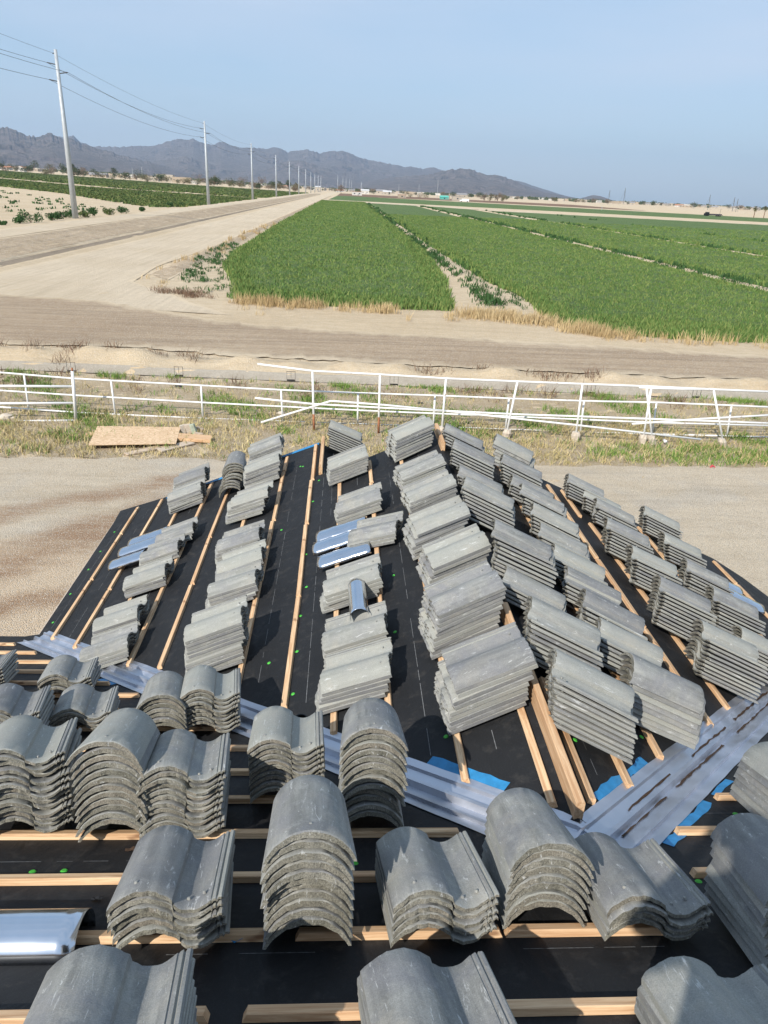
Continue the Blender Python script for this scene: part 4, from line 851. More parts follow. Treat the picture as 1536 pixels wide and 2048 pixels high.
# ------------------------------------------------------------------ fences
def fence(label, y0, sl, rails, posts, rad=.030, feet=()):
    f = tag(empty('pipe_fence', (0, y0, gz(0, y0))), label, 'fence'); inv = Matrix.Translation((0, -y0, -gz(0, y0)))
    for rl in rails:
        mb = MB(); mb.tube([yv(u, v, y0, sl) for u, v in rl], rad, 8); o = mb.build('rail', M_WHITE, f, True); o.matrix_parent_inverse = inv
    for a, b in posts:
        mb = MB(); t, bt = yv(*a, y0, sl), yv(*b, y0, sl); bt.z = min(bt.z, gz(bt.x, bt.y) + .02) ; mb.tube([bt, t], rad * 1.05, 8); o = mb.build('post', M_WHITE, f, True); o.matrix_parent_inverse = inv
        if b in feet:
            mb = MB(); q = bt.copy(); q.z = gz(bt.x, bt.y); n = 10; dr = (t - bt).normalized(); rd = random.Random(int(b[0]))
            P_ = [q + dr * (.33 * s_) + Vector((0, 0, -.05)) for s_ in (0, .3, .7, 1.0)]; R_ = [.11, .105, .12, .10]; V = []
            for c_, r_ in zip(P_, R_):
                for k in range(n): a_ = 2 * PI * k / n; V.append(c_ + Vector((math.cos(a_), math.sin(a_), 0)) * r_ * rd.uniform(.85, 1.15))
            mb.add(V, [(i * n + k, i * n + (k + 1) % n, (i + 1) * n + (k + 1) % n, (i + 1) * n + k) for i in range(3) for k in range(n)] + [tuple(range(3 * n, 4 * n))]); o2 = mb.build('concrete_footing', M_CONC, o); 
        elif b[1] > 850 and len(feet):
            mb = MB(); mb.tube([bt, bt.lerp(t, .28)], rad * 1.12, 8); mb.build('rusty_foot', M_RUSTPOST, o, True)
    return f
fence('front white pipe fence with broken rails and concrete footings', 20.45, -.045,
      [[(515, 728), (625, 742), (760, 749), (892, 757), (1035, 763), (1165, 768), (1300, 773), (1430, 779), (1580, 785)], [(510, 796), (565, 802), (625, 808), (768, 816), (893, 822), (1040, 829), (1160, 833), (1300, 838), (1440, 843), (1580, 848)],
       [(522, 845), (662, 802), (768, 810), (893, 822)], [(893, 822), (1020, 836), (1150, 850), (1402, 879)], [(1264, 848), (1400, 838), (1580, 828)], [(1278, 775), (1360, 778), (1430, 779)]],
      [((625, 742), (628, 858)), ((760, 749), (757, 866)), ((892, 757), (884, 856)), ((1035, 763), (1012, 868)), ((1165, 768), (1152, 870)), ((1303, 773), (1287, 876)), ((1293, 775), (1307, 878)), ((1427, 779), (1451, 878))],
      feet=((1012, 868), (1152, 870), (1287, 876), (1307, 878), (1451, 878), (884, 856)))
fence('long lower white pipe fence behind, with three rails', 21.3, -.035,
      [[(-60, 741), (0, 745), (145, 757), (402, 771), (562, 780), (716, 786), (870, 791), (1018, 797), (1168, 802), (1313, 805), (1465, 811), (1600, 817)], [(-60, 777), (0, 781), (155, 791), (402, 805), (620, 816), (768, 823), (1018, 833), (1300, 845), (1600, 853)],
       [(-60, 810), (0, 814), (155, 825), (400, 837), (565, 843), (768, 850), (1018, 859), (1163, 865), (1300, 868), (1453, 872), (1600, 876)]],
      [((48, 750), (60, 836)), ((222, 762), (232, 840)), ((402, 771), (406, 840)), ((562, 780), (566, 850)), ((716, 787), (715, 858)), ((870, 791), (866, 862)), ((1018, 797), (1010, 866)), ((1168, 802), (1160, 872)), ((1313, 806), (1303, 876)), ((1463, 811), (1453, 878))], .027)
f = tag(empty('pipe_gate', (-9, 20.75, GZ)), 'white pipe gate panel at the left end of the fence', 'gate'); inv = Matrix.Translation((9, -20.75, -GZ))
for rl in ([(-60, 771), (0, 772), (147, 773)], [(-60, 808), (0, 807), (148, 806)], [(-60, 843), (0, 843), (152, 841)]):
    mb = MB(); mb.tube([yv(u, v, 20.75) for u, v in rl], .036, 8); mb.build('rail', M_WHITE, f, True).matrix_parent_inverse = inv
mb = MB(); mb.tube([yv(152, 841, 20.75), yv(144.5, 742, 20.75)], .045, 8); mb.build('post', M_WHITE, f, True).matrix_parent_inverse = inv
mb = MB(); mb.tube([yv(144.5, 742, 20.75), yv(144, 736, 20.75)], .03, 8); mb.build('rusty_post_top', M_RUSTPOST, f, True).matrix_parent_inverse = inv
# slide gates of the irrigation ditch
for u, v, l in ((163, 742, 'leftmost small black slide gate in the irrigation ditch'), (370, 751, 'black slide gate behind the plywood sheet end'), (586, 762, 'black slide gate left of the first tall fence post'), (790, 776, 'low black slide gate at the middle of the ditch'), (1163, 786, 'black slide gate behind the leaning fence posts'), (1366, 794, 'rightmost small black slide gate in the ditch')):
    c_ = gp(u, v); c_.y = 26.2 - .052 * c_.x; e_ = empty('slide_gate', (c_.x, c_.y, gz(c_.x, c_.y) - .06))
    for s_ in (-1, 1): mb = MB(); mb.box((s_ * .15, 0, .21), (.012, .012, .42)); mb.build('upright', M_DARKIRON, e_)
    mb = MB(); mb.box((0, 0, .42), (.32, .014, .014)); mb.box((0, 0, .30), (.010, .010, .24)); mb.build('crossbar', M_DARKIRON, e_)
    mb = MB(); mb.box((0, 0, .07), (.28, .03, .12)); mb.build('gate_plate', M_BLACK, e_); tag(e_, l, 'ditch gate', 'small slide gates of the irrigation ditch')
# plywood and lumber by the fence
def slab(name, pix, z0, th, mat, label, cat, group=None):
    c_ = [gp(u, v, z0) for u, v in pix]; m_ = sum(c_, Vector()) / len(c_); mb = MB(); top = [q - m_ + Vector((0, 0, th)) for q in c_]; bt = [q - m_ for q in c_]; n = len(c_)
    mb.add(top + bt, [tuple(range(n)), tuple(reversed(range(n, 2 * n)))] + [(i, i + n, (i + 1) % n + n, (i + 1) % n) for i in range(n)]); o = mb.build(name, mat); o.location = m_
    return tag(o, label, cat, group)
m = NT('osb_board', .8); v_ = m.coord(); vo = m.n('ShaderNodeTexVoronoi'); vo.inputs['Scale'].default_value = 22; m.l(v_, vo.inputs['Vector'])
c_ = m.mix(m.rng(m.sep(vo.outputs['Color'])[0], 0, 1), (.50, .34, .20), (.68, .50, .33)); M_OSB = m.col(c_)
o = slab('plywood_sheet', [(177, 891), (352, 888), (361, 855), (195, 853)], .14, .016, M_OSB, 'pale strand board sheet lying on the grass by the fence', 'plywood sheet')
WG = 'scrap lumber by the plywood sheet'
slab('board', [(248, 908), (256, 912), (333, 896), (325, 890)], .03, .035, M_GREYWOOD, 'grey board sticking out below the plywood sheet', 'board', WG)
slab('board', [(314, 900), (324, 905), (390, 888), (372, 884)], .04, .035, M_GREYWOOD, 'pale board right of the plywood sheet', 'board', WG)
slab('timber', [(352, 882), (422, 886), (424, 877), (356, 872)], .06, .09, M_WOOD, 'thick orange timber right of the plywood sheet', 'timber', WG)
slab('wood_stick', [(415, 888), (418, 887), (428, 897), (425, 897)], .03, .02, M_GREYWOOD, 'thin white stick on the grass right of the timber', 'stick', WG)
slab('board', [(172, 870), (176, 873), (190, 872), (186, 866)], .03, .05, M_WOOD, 'orange board end poking out left of the plywood', 'board', WG)
rd = random.Random(8)
for i, (u, v, ww, hh, l) in enumerate(((366, 868, .12, .24, 'short block leaning leftmost in the lumber heap'), (378, 868, .16, .26, 'brown block leaning in the middle of the lumber heap'), (388, 870, .13, .3, 'greenish upright block in the lumber heap'), (399, 866, .2, .14, 'pale block at the back of the lumber heap'), (398, 874, .22, .10, 'low pale block under the greenish block'), (373, 858, .16, .12, 'small white block at the rear of the heap'))):
    c_ = gp(u, v); mb = MB(); mb.box((0, 0, hh / 2), (ww, .09, hh), Matrix.Rotation(rd.uniform(-.35, .35), 3, 'Y') @ Matrix.Rotation(rd.uniform(-.5, .5), 3, 'Z')); o = mb.build('wood_block', M_GREYWOOD if i != 2 else plain('green_wood', (.38, .42, .33))); o.location = c_ + Vector((0, 0, .02)); tag(o, l, 'wood block', WG)
c_ = gp(1330, 892); mb = MB(); mb.tube([(0, 0, 0), (0, .14, .0)], .045, 12, r1=.035); o = mb.build('paper_cup', M_PAPER, None, True); o.location = c_ + Vector((0, 0, .13)); tag(o, 'white cup lying in the grass between leaning posts', 'cup')
c_ = gp(1420, 937); mb = MB(); mb.tube([(0, 0, 0), (.06, .02, .05), (.13, 0, .01)], .03, 8, r1=.015); o = mb.build('litter', M_RED); o.location = c_ + Vector((0, 0, .03)); tag(o, 'tiny red scrap at the edge of the gravel yard', 'litter')
# stones along the ditch
for i, (u, v, s_, l) in enumerate(((12, 838, .22, 'pale stone beside the gate at the left edge'), (562, 828, .12, 'flat pale stone behind the fence'), (840, 808, .10, 'small dark stone behind the fence right of centre'), (25, 838, .12, 'smaller pale stone beside the gate'), (357, 774, .12, 'dark lump on the bank below the ditch'))):
    c_ = gp(u, v); rd = random.Random(i); mb = MB(); V = []
    for j in range(5):
        for k in range(8):
            a = 2 * PI * k / 8; ph = PI * (j + .5) / 5; V.append((math.sin(ph) * math.cos(a) * s_ * rd.uniform(.8, 1.2), math.sin(ph) * math.sin(a) * s_ * .8 * rd.uniform(.8, 1.2), math.cos(ph) * s_ * .55))
    mb.add(V, [(j * 8 + k, j * 8 + (k + 1) % 8, (j + 1) * 8 + (k + 1) % 8, (j + 1) * 8 + k) for j in range(4) for k in range(8)] + [tuple(range(8)), tuple(reversed(range(32, 40)))]); o = mb.build('stone', M_CONC if 'dark' not in l else M_DARKIRON, None, False); o.location = c_ + Vector((0, 0, s_ * .2)); tag(o, l, 'stone')
# ------------------------------------------------------------------ bushes and trees
def leaf_blob(mb, c, r, n, sz, rd, flat=1.0):
    for _ in range(n):
        a = rd.uniform(0, 2 * PI); ph = math.acos(rd.uniform(-1, 1)); q = r * rd.uniform(.55, 1.05); p_ = Vector((math.sin(ph) * math.cos(a) * q, math.sin(ph) * math.sin(a) * q, math.cos(ph) * q * flat)) + c
        n_ = Vector((rd.gauss(0, 1), rd.gauss(0, 1), rd.gauss(0, 1))).normalized(); t = n_.orthogonal().normalized(); b = n_.cross(t); s_ = sz * rd.uniform(.6, 1.3)
        mb.add([p_ + t * s_, p_ + b * s_ * .6, p_ - t * s_, p_ - b * s_ * .6], [(0, 1, 2, 3)])
def tree(name, h, wd, mat, seed, nblob=12, nleaf=34, trunk=.28, sz=.045):
    rd = random.Random(seed); r = empty(name); mb = MB(); mb.tube([(0, 0, -.2), (.02 * h, 0, h * trunk), (0, .02 * h, h * .7)], h * .03, 7, r1=h * .012)
    bl = []
    for k in range(nblob):
        a = rd.uniform(0, 2 * PI); q = wd / 2 * rd.uniform(.1, .72); z = h * rd.uniform(trunk + .1, .88); q *= 1 - .5 * max(0, (z / h - .6)); bl.append(Vector((math.cos(a) * q, math.sin(a) * q, z)))
        mb.tube([(0, 0, h * trunk * .8), bl[-1] * .5 + Vector((0, 0, h * .15)), bl[-1]], h * .012, 5, r1=h * .004)
    mb.build('trunk', M_BRUSH, r); mb = MB()
    for c_ in bl: leaf_blob(mb, c_, wd * rd.uniform(.15, .24), nleaf, h * sz, rd, .8)
    mb.build('crown', mat, r); return r
M_TREE = mat_crop('dark_tree_leaves', (.030, .050, .016), (.050, .070, .024), (.075, .085, .035)); M_TREE2 = mat_crop('olive_tree_leaves', (.085, .085, .035), (.12, .11, .05), (.16, .13, .06)); M_BARE = mat_crop('brown_bare_twigs', (.17, .125, .085), (.22, .17, .12), (.12, .09, .06))
BG = 'green bushes at the foot of the power poles'
for i, (u, v, ww, hh, l, mt) in enumerate(((62, 445, 3.6, 1.9, 'biggest dark bush left of the nearest power pole', M_WEED), (40, 447, 2.2, 1.1, 'low bush at the left of the biggest dark bush', M_WEED), (5, 450, 1.6, .6, 'tiny bush at the left edge of the photo', M_WEED), (105, 441, 2.4, 1.2, 'green bush between biggest bush and the pole', M_WEED), (122, 438, 2.0, 1.3, 'green bush second left of the nearest pole', M_WEED), (140, 436, 2.0, 1.7, 'green bush touching the nearest power pole', M_WEED), (168, 435, 2.2, 1.2, 'low bush right behind the nearest pole', M_CROP2),
                                           (186, 433, 1.6, 1.7, 'upright green bush right of the nearest pole', M_WEED), (217, 430, 2.6, 1.4, 'yellowish bush further right of the nearest pole', M_CROP2), (243, 427, 2.8, 1.5, 'dark round bush right of the yellowish bush', M_WEED), (283, 423, 1.3, 1.1, 'small green bush standing alone beside the track', M_WEED), (340, 414, 3.0, 1.4, 'dark bush left of the second power pole', M_WEED), (362, 412, 2.0, .9, 'low bush just left of the second power pole', M_WEED))):
    c_ = gp(u, v); rd = random.Random(100 + i); mb = MB(); e_ = empty('bush', c_)
    for k in range(9): leaf_blob(mb, Vector((rd.uniform(-.5, .5) * ww * .7, rd.uniform(-.4, .4), rd.uniform(.3, .62) * hh)), .36 * hh, 60, .13, rd)
    mb.build('foliage', mt, e_); mb = MB(); [mb.tube([(0, 0, -.05), (rd.uniform(-.5, .5) * ww * .5, rd.uniform(-.3, .3), hh * .6)], .025, 5) for k in range(5)]; mb.build('stem', M_BRUSH, e_); tag(e_, l, 'bush', BG)
def place(o, u, v, yfix=None):
    c_ = gp(u, v); o.location = c_; return c_
def sized(u, v, px): c_ = gp(u, v); return c_, px / F_PX * c_.dot(FWD)
# individual trees near the town: pixel of the foot, height and width in photo pixels, kind, label
TR = [(68, 342, 20, 26, M_TREE, 'big round dark tree right of the white gable house'), (22, 340, 12, 16, M_TREE2, 'small tree left of the white gable house'), (5, 338, 14, 14, M_TREE, 'dark tree at the left edge below the mountain'), (100, 345, 17, 24, M_TREE2, 'pale olive tree left of the nearest pole'), (125, 347, 18, 22, M_TREE, 'dark tree just left of the nearest pole top'), (148, 349, 20, 14, M_TREE, 'dark round tree right behind the nearest pole'), (168, 351, 15, 16, M_BARE, 'bare brown tree right of the nearest pole'),
      (188, 351, 13, 18, M_TREE, 'low dark tree left of the long dark shed'), (228, 355, 20, 20, M_TREE, 'round dark tree between shed and parked cars'), (252, 355, 11, 14, M_BARE, 'brown tree left of the pale warehouse'), (280, 357, 15, 34, M_TREE, 'wide green hedge left of the pale warehouse'), (330, 361, 12, 20, M_TREE2, 'olive tree in front of the pale warehouse'), (395, 363, 14, 30, M_BARE, 'wide brown tree left of the second pole'), (433, 366, 14, 26, M_TREE2, 'olive tree right of the second pole'),
      (460, 372, 14, 22, M_TREE, 'dark tree midway between second and third poles'), (486, 370, 16, 26, M_BARE, 'bare brown tree left of the third pole'), (517, 380, 14, 12, M_TREE, 'dark tree right of the third pole'), (524, 372, 17, 20, M_BARE, 'bare tree behind the dark tree'), (544, 377, 13, 18, M_TREE, 'round dark tree left of the fourth pole'), (560, 378, 16, 12, M_TREE, 'dark tree right of the fourth pole'), (577, 379, 20, 13, M_TREE, 'tallest dark tree left of the fifth pole'), (592, 380, 14, 10, M_TREE2, 'palm-like olive tree right of the fifth pole'),
      (682, 387, 18, 20, M_BARE, 'round brown tree standing at the road end'), (722, 389, 6, 5, M_TREE, 'small dark tree right of the round brown tree'), (746, 389, 7, 12, M_TREE, 'dark tree before the white town houses'), (778, 391, 7, 5, M_TREE, 'tiny upright tree by the crossing track'), (820, 397, 9, 16, M_TREE2, 'olive tree left in the right hand tree row'), (838, 398, 10, 20, M_BARE, 'brown tree in the right hand tree row'), (850, 398, 10, 16, M_TREE2, 'second olive tree of the right hand tree row'),
      (968, 404, 15, 16, M_BARE, 'left brown tree of the big clump'), (980, 405, 17, 20, M_TREE2, 'olive tree in the middle of the big clump'), (994, 406, 18, 22, M_BARE, 'tall brown tree of the big clump'), (1004, 406, 14, 14, M_TREE2, 'right tree of the big clump'), (645, 383, 6, 8, M_TREE, 'small dark tree left of the road end')]
for i, (u, v, hp, wp, mt, l) in enumerate(TR):
    c_, s_ = sized(u, v, 1.0); t_ = tree('tree', hp * s_, wp * s_ * 1.1, mt, 200 + i); t_.location = c_; tag(t_, l, 'tree')
# distant repeats that look alike
protoT = [tree('tree', 8, 13, M_TREE, 301, 12, 24, sz=.07), tree('tree', 7, 12, M_TREE2, 302, 12, 24, sz=.07), tree('tree', 8, 12, M_BARE, 303, 12, 24, sz=.07)]
used = [False] * 3; rd = random.Random(77)
for k in range(150):
    u = rd.uniform(0, 1536) if k % 3 else rd.uniform(0, 640); side = u < 600
    if side: yy = rd.uniform(850, 1350)
    else: yy = rd.uniform(1250, 1900)
    r = ray(u, 380); x = r.x / r.y * yy; q = rd.randrange(3); o = protoT[q] if not used[q] else copy_tree(protoT[q]); used[q] = True
    o.location = (x, yy, gz(x, yy)); s_ = rd.uniform(.6, 1.25); o.scale = (s_, s_, s_); o.rotation_euler.z = rd.uniform(0, 6.28)
    knd = ('dark green', 'olive', 'bare brown')[q]; o['label'] = f'small {knd} tree among the far {"left" if side else "right"} town houses'; o['category'] = 'tree'; o['group'] = f'{knd} trees in the far {"left" if side else "right"} of town'
for u, l in ((1507, 'left tall palm beyond the green field'), (1527, 'right tall palm beyond the green field')):
    c_, s_ = sized(u, 436, 1.0); h = 22 * s_; e_ = empty('palm_tree', c_); mb = MB(); mb.tube([(0, 0, -.2), (0, 0, h * .85)], .28, 8, r1=.2); mb.build('trunk', M_BRUSH, e_); mb = MB(); rd = random.Random(u)
    for k in range(46):
        a = rd.uniform(0, 2 * PI); el = rd.uniform(-1.2, 1.0); d = Vector((math.cos(a) * math.cos(el), math.sin(a) * math.cos(el), math.sin(el))); p1 = Vector((0, 0, h * .86)); p2 = p1 + d * 1.2; p3 = p2 + (d + Vector((0, 0, -.6))) * .9; sd_ = d.cross(Vector((0, 0, 1))).normalized() * .22
        mb.add([p1 - sd_ * .3, p1 + sd_ * .3, p2 + sd_, p2 - sd_], [(0, 1, 2, 3)]); mb.add([p2 - sd_, p2 + sd_, p3 + sd_ * .2, p3 - sd_ * .2], [(0, 1, 2, 3)])
    mb.build('fronds', M_BARE if False else M_TREE2, e_); tag(e_, l, 'palm')
# ------------------------------------------------------------------ town
WALLC = [plain('wall_white', (.55, .53, .49), .9, 0, .05), plain('wall_tan', (.38, .31, .23), .9, 0, .08), plain('wall_beige', (.42, .37, .30), .9, 0, .06)]
ROOFC = [plain('roof_terracotta', (.36, .17, .10), .9, 0, .2, 2), plain('roof_grey', (.26, .25, .25), .9, 0, .15, 2), plain('roof_pale', (.52, .52, .52), .7, 0, .1, 2)]
M_GLASS = plain('window_glass', (.03, .04, .05), .15, 0, .2)
def building(L, Wd, H, roof, wm, rm, seed=0):
    r = empty('building'); mb = MB(); mb.box((0, 0, H / 2), (L, Wd, H)); 
    if roof == 'gablex':
        mb.add([(-L / 2, -Wd / 2, H), (L / 2, -Wd / 2, H), (0, -Wd / 2, H + L * .22)], [(0, 1, 2)]); 
    mb.build('wall', wm, r); mb = MB(); o_ = .4
    if roof == 'flat': mb.box((0, 0, H + .12), (L + .3, Wd + .3, .26))
    elif roof == 'gable': rz = Wd * .22; mb.add([(-L / 2 - o_, -Wd / 2 - o_, H), (L / 2 + o_, -Wd / 2 - o_, H), (L / 2 + o_, 0, H + rz), (-L / 2 - o_, 0, H + rz), (L / 2 + o_, Wd / 2 + o_, H), (-L / 2 - o_, Wd / 2 + o_, H)], [(0, 1, 2, 3), (3, 2, 4, 5), (0, 3, 5), (1, 4, 2)])
    elif roof == 'gablex': rz = L * .22; mb.add([(-L / 2 - o_, -Wd / 2 - o_, H + .05), (0, -Wd / 2 - o_, H + rz + .05), (0, Wd / 2, H + rz + .05), (-L / 2 - o_, Wd / 2, H + .05), (L / 2 + o_, -Wd / 2 - o_, H + .05), (L / 2 + o_, Wd / 2, H + .05)], [(0, 1, 2, 3), (1, 4, 5, 2)])
    mb.build('roof', rm, r); n = max(1, int(L / 5))
    for k in range(n): mb = MB(); mb.box((-L / 2 + L * (k + .5) / n, -Wd / 2 - .02, H * .55), (1.4, .06, 1.1)); mb.build('window', M_GLASS, r)
    mb = MB(); mb.box((L * .12 if n > 1 else L * .3, -Wd / 2 - .025, 1.05), (1.0, .06, 2.1)); mb.build('door', ROOFC[1], r)
    return r
BD = [(32, 48, 333, 343, 'gablex', 0, 0, 'white gabled house at the far left'), (44, 56, 334, 342, 'gable', 1, 0, 'house with orange tiled roof behind the white gable'), (178, 212, 348, 354, 'gable', 1, 1, 'long low dark shed right of the nearest pole'), (234, 248, 350, 356, 'flat', 1, 1, 'low tan house right of the round dark tree'), (292, 316, 354, 362, 'flat', 2, 2, 'low white annex left of the pale warehouse'), (313, 346, 349, 363, 'flat', 2, 2, 'pale warehouse with a sloping grey roof'), (345, 381, 354, 366, 'flat', 1, 1, 'plain tan warehouse right of the pale one'), (382, 394, 362, 368, 'flat', 0, 2, 'small white shed left of the second pole'),
      (630, 641, 371, 384, 'gable', 2, 2, 'tall grey farm shed left of the road end'), (704, 724, 383, 391, 'flat', 0, 0, 'white house right of the round brown tree'), (722, 738, 379, 388, 'gable', 0, 2, 'two storey white house right of the road end'), (766, 783, 382, 390, 'gable', 2, 2, 'grey roofed house left of the olive tree row'), (796, 812, 389, 396, 'flat', 1, 0, 'tan house left of the olive tree row'), (882, 900, 390, 399, 'flat', 1, 1, 'tan house right of the tree row'), (905, 925, 392, 402, 'flat', 2, 1, 'long pale house left of the big tree clump')]
for i, (u0, u1, v0, v1, rf, wc, rc, l) in enumerate(BD):
    c_, s_ = sized((u0 + u1) / 2, v1, 1.0); L = (u1 - u0) * s_; H = (v1 - v0) * s_; b_ = building(L, min(14, L * .8), H * (.72 if rf != 'flat' else .92), rf, WALLC[wc], ROOFC[rc]); b_.location = c_ + Vector((0, min(14, L * .8) / 2, -.3)); tag(b_, l, 'house' if 'house' in l.split(' ') or 'house' in l and 'ware' not in l else 'shed')
gr = plain('green_tarp', (.10, .42, .34))
c_, s_ = sized(888, 399, 1.0); b_ = building(16 * s_, 8, 4 * s_, 'gable', gr, gr); b_.location = c_; tag(b_, 'low teal green shed before the far houses', 'shed')
protoB = [building(17, 11, 3.3, 'gable', WALLC[0], ROOFC[0]), building(19, 12, 3.6, 'flat', WALLC[1], ROOFC[2]), building(14, 10, 4.2, 'gable', WALLC[2], ROOFC[1])]; used = [False] * 3
for k in range(42):
    u = rd.uniform(0, 1240) if k < 24 else rd.uniform(1240, 1536); side = u < 620; yy = rd.uniform(1150, 1800) if side else rd.uniform(1350, 2300); r = ray(u, 380); x = r.x / r.y * yy; q = rd.randrange(3); o = protoB[q] if not used[q] else copy_tree(protoB[q]); used[q] = True
    o.location = (x, yy, gz(x, yy) - .3); s_ = rd.uniform(.7, 1.25); o.scale = (s_, s_, s_); o.rotation_euler.z = rd.uniform(-.5, .5); kn = ('white house with terracotta roof', 'tan flat roofed house', 'beige house with grey roof')[q]
    o['label'] = f'tiny {kn} in the far {"left" if side else "right"} of town'; o['category'] = 'house'; o['group'] = f'{kn}s in the far {"left" if side else "right"} of town'
# the town that reads as one band
g = np.random.default_rng(91); n = 2600; az = g.uniform(-.62, .56, n); D_ = g.uniform(1900, 5200, n); tx, ty = np.sin(az) * D_, np.cos(az) * D_
V, Q = [], []; mi = []; 
mbT = MB()
for i in range(1500):
    x, y = tx[i], ty[i]; z = gz(x, y); s_ = g.uniform(3, 6); mbT.v += []; r_ = random.Random(i)
    for _ in range(7):
        p_ = Vector((x + r_.uniform(-s_, s_), y, z + r_.uniform(.1, 1.0) * s_)); a = r_.uniform(0, PI); t = Vector((math.cos(a), 0, math.sin(a))) * s_ * .7; b = Vector((-math.sin(a), .4, math.cos(a))) * s_ * .5; mbT.add([p_ - t, p_ - b, p_ + t, p_ + b], [(0, 1, 2, 3)])
tag(mbT.build('distant_trees', M_TREE), 'hazy band of trees between the far town houses', kind='stuff')
mbT = MB()
for i in range(1500, 2300): mbT.box((tx[i], ty[i], gz(tx[i], ty[i]) + 2), (g.uniform(10, 34), 12, g.uniform(4, 8)), Matrix.Rotation(g.uniform(-.6, .6), 3, 'Z'), int(g.integers(0, 3)))
tag(mbT.build('distant_town', WALLC), 'pale band of tiny far-off houses below the mountains', kind='stuff')
# radio masts and thin street poles
for i, (u, v, hp, l) in enumerate(((1246, 409, 30, 'tallest radio mast right of the last mountain'), (1216, 407, 24, 'thin mast left of the tallest radio mast'), (1415, 420, 28, 'lone radio mast left of the palms'), (1386, 417, 13, 'short mast left of the lone radio mast'), (1464, 423, 26, 'left one of the twin masts near the palms'), (1471, 424, 24, 'right one of the twin masts near the palms'))):
    c_, s_ = sized(u, v, 1.0); c_.z = gz(c_.x, c_.y); h = hp * s_; e_ = empty('radio_mast', c_); mb = MB(); mb.tube([(0, 0, 0), (0, 0, h)], .45 * s_, 6); mb.build('mast', M_WIRE, e_)
    for k in range(3): a = 2 * PI * k / 3 + .5; mb = MB(); mb.tube([(math.cos(a) * h * .3, math.sin(a) * h * .3, 0), (0, 0, h * .9)], .10 * s_, 4); mb.build('guy_wire', M_WIRE, e_)
    tag(e_, l, 'radio mast')
for i, (u, v, hp, l) in enumerate(((266, 357, 20, 'thin light pole left of the green hedge'), (285, 358, 22, 'thin light pole right of the green hedge'), (797, 393, 22, 'thin pole above the white houses'), (874, 397, 34, 'thin tall pole left of the dark peak'), (837, 395, 24, 'thin pole behind the right hand tree row'), (1203, 422, 9, 'lone thin post on the sand at the right'))):
    c_, s_ = sized(u, v, 1.0); e_ = MB(); e_.tube([(0, 0, 0), (0, 0, hp * s_)], .35 * s_, 6); o = e_.build('utility_pole', M_POLE); o.location = c_; tag(o, l, 'pole')
# flatbed truck parked at the far field edge, and a white van
c_ = gp(1426, 434); t_ = empty('flatbed_truck', c_); mb = MB(); mb.box((1.2, 0, 1.1), (8.0, 2.4, .25)); mb.box((1.2, 0, 1.5), (7.6, .2, .5)); mb.build('flatbed', M_DARKIRON, t_); mb = MB(); mb.box((-4.2, 0, 1.25), (2.3, 2.3, 1.3)); mb.box((-3.9, 0, 2.2), (1.6, 2.1, .8)); mb.build('cab', M_BLACK, t_)
mb = MB(); mb.box((-4.75, 0, 2.2), (.12, 1.9, .6)); mb.box((-3.9, -1.06, 2.2), (1.0, .05, .5)); mb.build('window', M_GLASS, t_)
for x in (-4.3, 2.2, 3.6):
    for s_ in (-1, 1): mb = MB(); mb.tube([(x, s_ * 1.0 - .15, .5), (x, s_ * 1.0 + .15, .5)], .5, 14); mb.build('wheel', M_BLACK, t_)
mb = MB(); mb.tube([(3.6, 0, 1.2), (3.9, 0, 4.6)], .07, 6); mb.build('flag_pole', M_DARKIRON, t_); tag(t_, 'dark flatbed truck parked at the right field edge', 'truck')
c_ = gp(930, 404); t_ = empty('van', c_); mb = MB(); mb.box((0, 0, 1.5), (6.5, 2.2, 2.0)); mb.box((-3.9, 0, 1.1), (1.4, 2.1, 1.2)); mb.build('body', M_PAPER, t_); mb = MB(); mb.box((-3.3, 0, 1.95), (.5, 2.0, .6)); mb.build('windscreen', M_GLASS, t_)
for x in (-3.4, 2.0):
    for s_ in (-1, 1): mb = MB(); mb.tube([(x, s_ * 1.0 - .15, .45), (x, s_ * 1.0 + .15, .45)], .45, 12); mb.build('wheel', M_BLACK, t_)
tag(t_, 'tiny white van driving on the far field road', 'van')

# ------------------------------------------------------------------ the photographer, whose shadow falls over the lower right of the roof
import bmesh
def skin(name, verts, edges, mat, root=0, parent=None, sub=2):
    bm = bmesh.new(); lay = bm.verts.layers.skin.verify(); vs = []
    for x, y, z, rx, ry in verts: q = bm.verts.new((x, y, z)); q[lay].radius = (rx, ry); vs.append(q)
    vs[root][lay].use_root = True
    for a_, b_ in edges: bm.edges.new((vs[a_], vs[b_]))
    me = bpy.data.meshes.new(name); bm.to_mesh(me); bm.free(); me.materials.append(mat); o = bpy.data.objects.new(name, me); COL.objects.link(o)
    md = o.modifiers.new('skin', 'SKIN'); md.use_smooth_shade = True; ms = o.modifiers.new('sub', 'SUBSURF'); ms.levels = ms.render_levels = sub
    if parent: o.parent = parent
    return o
M_SKIN = plain('skin', (.42, .24, .16), .55, 0, .06, 20); M_SHIRT = plain('work_shirt', (.16, .18, .20), .9, 0, .15, 10); M_JEANS = plain('denim', (.05, .08, .14), .9, 0, .2, 30); M_BOOT = plain('boot_leather', (.12, .07, .04), .7, 0, .2, 20); M_HAIR = plain('hair', (.03, .02, .015), .7, 0, .2, 60)
per = empty('person', (0, -.42, -HA + SL * .42)); 
iv = Matrix.Translation((0, .42, HA - SL * .42))
zf = lambda y: -HA - SL * y
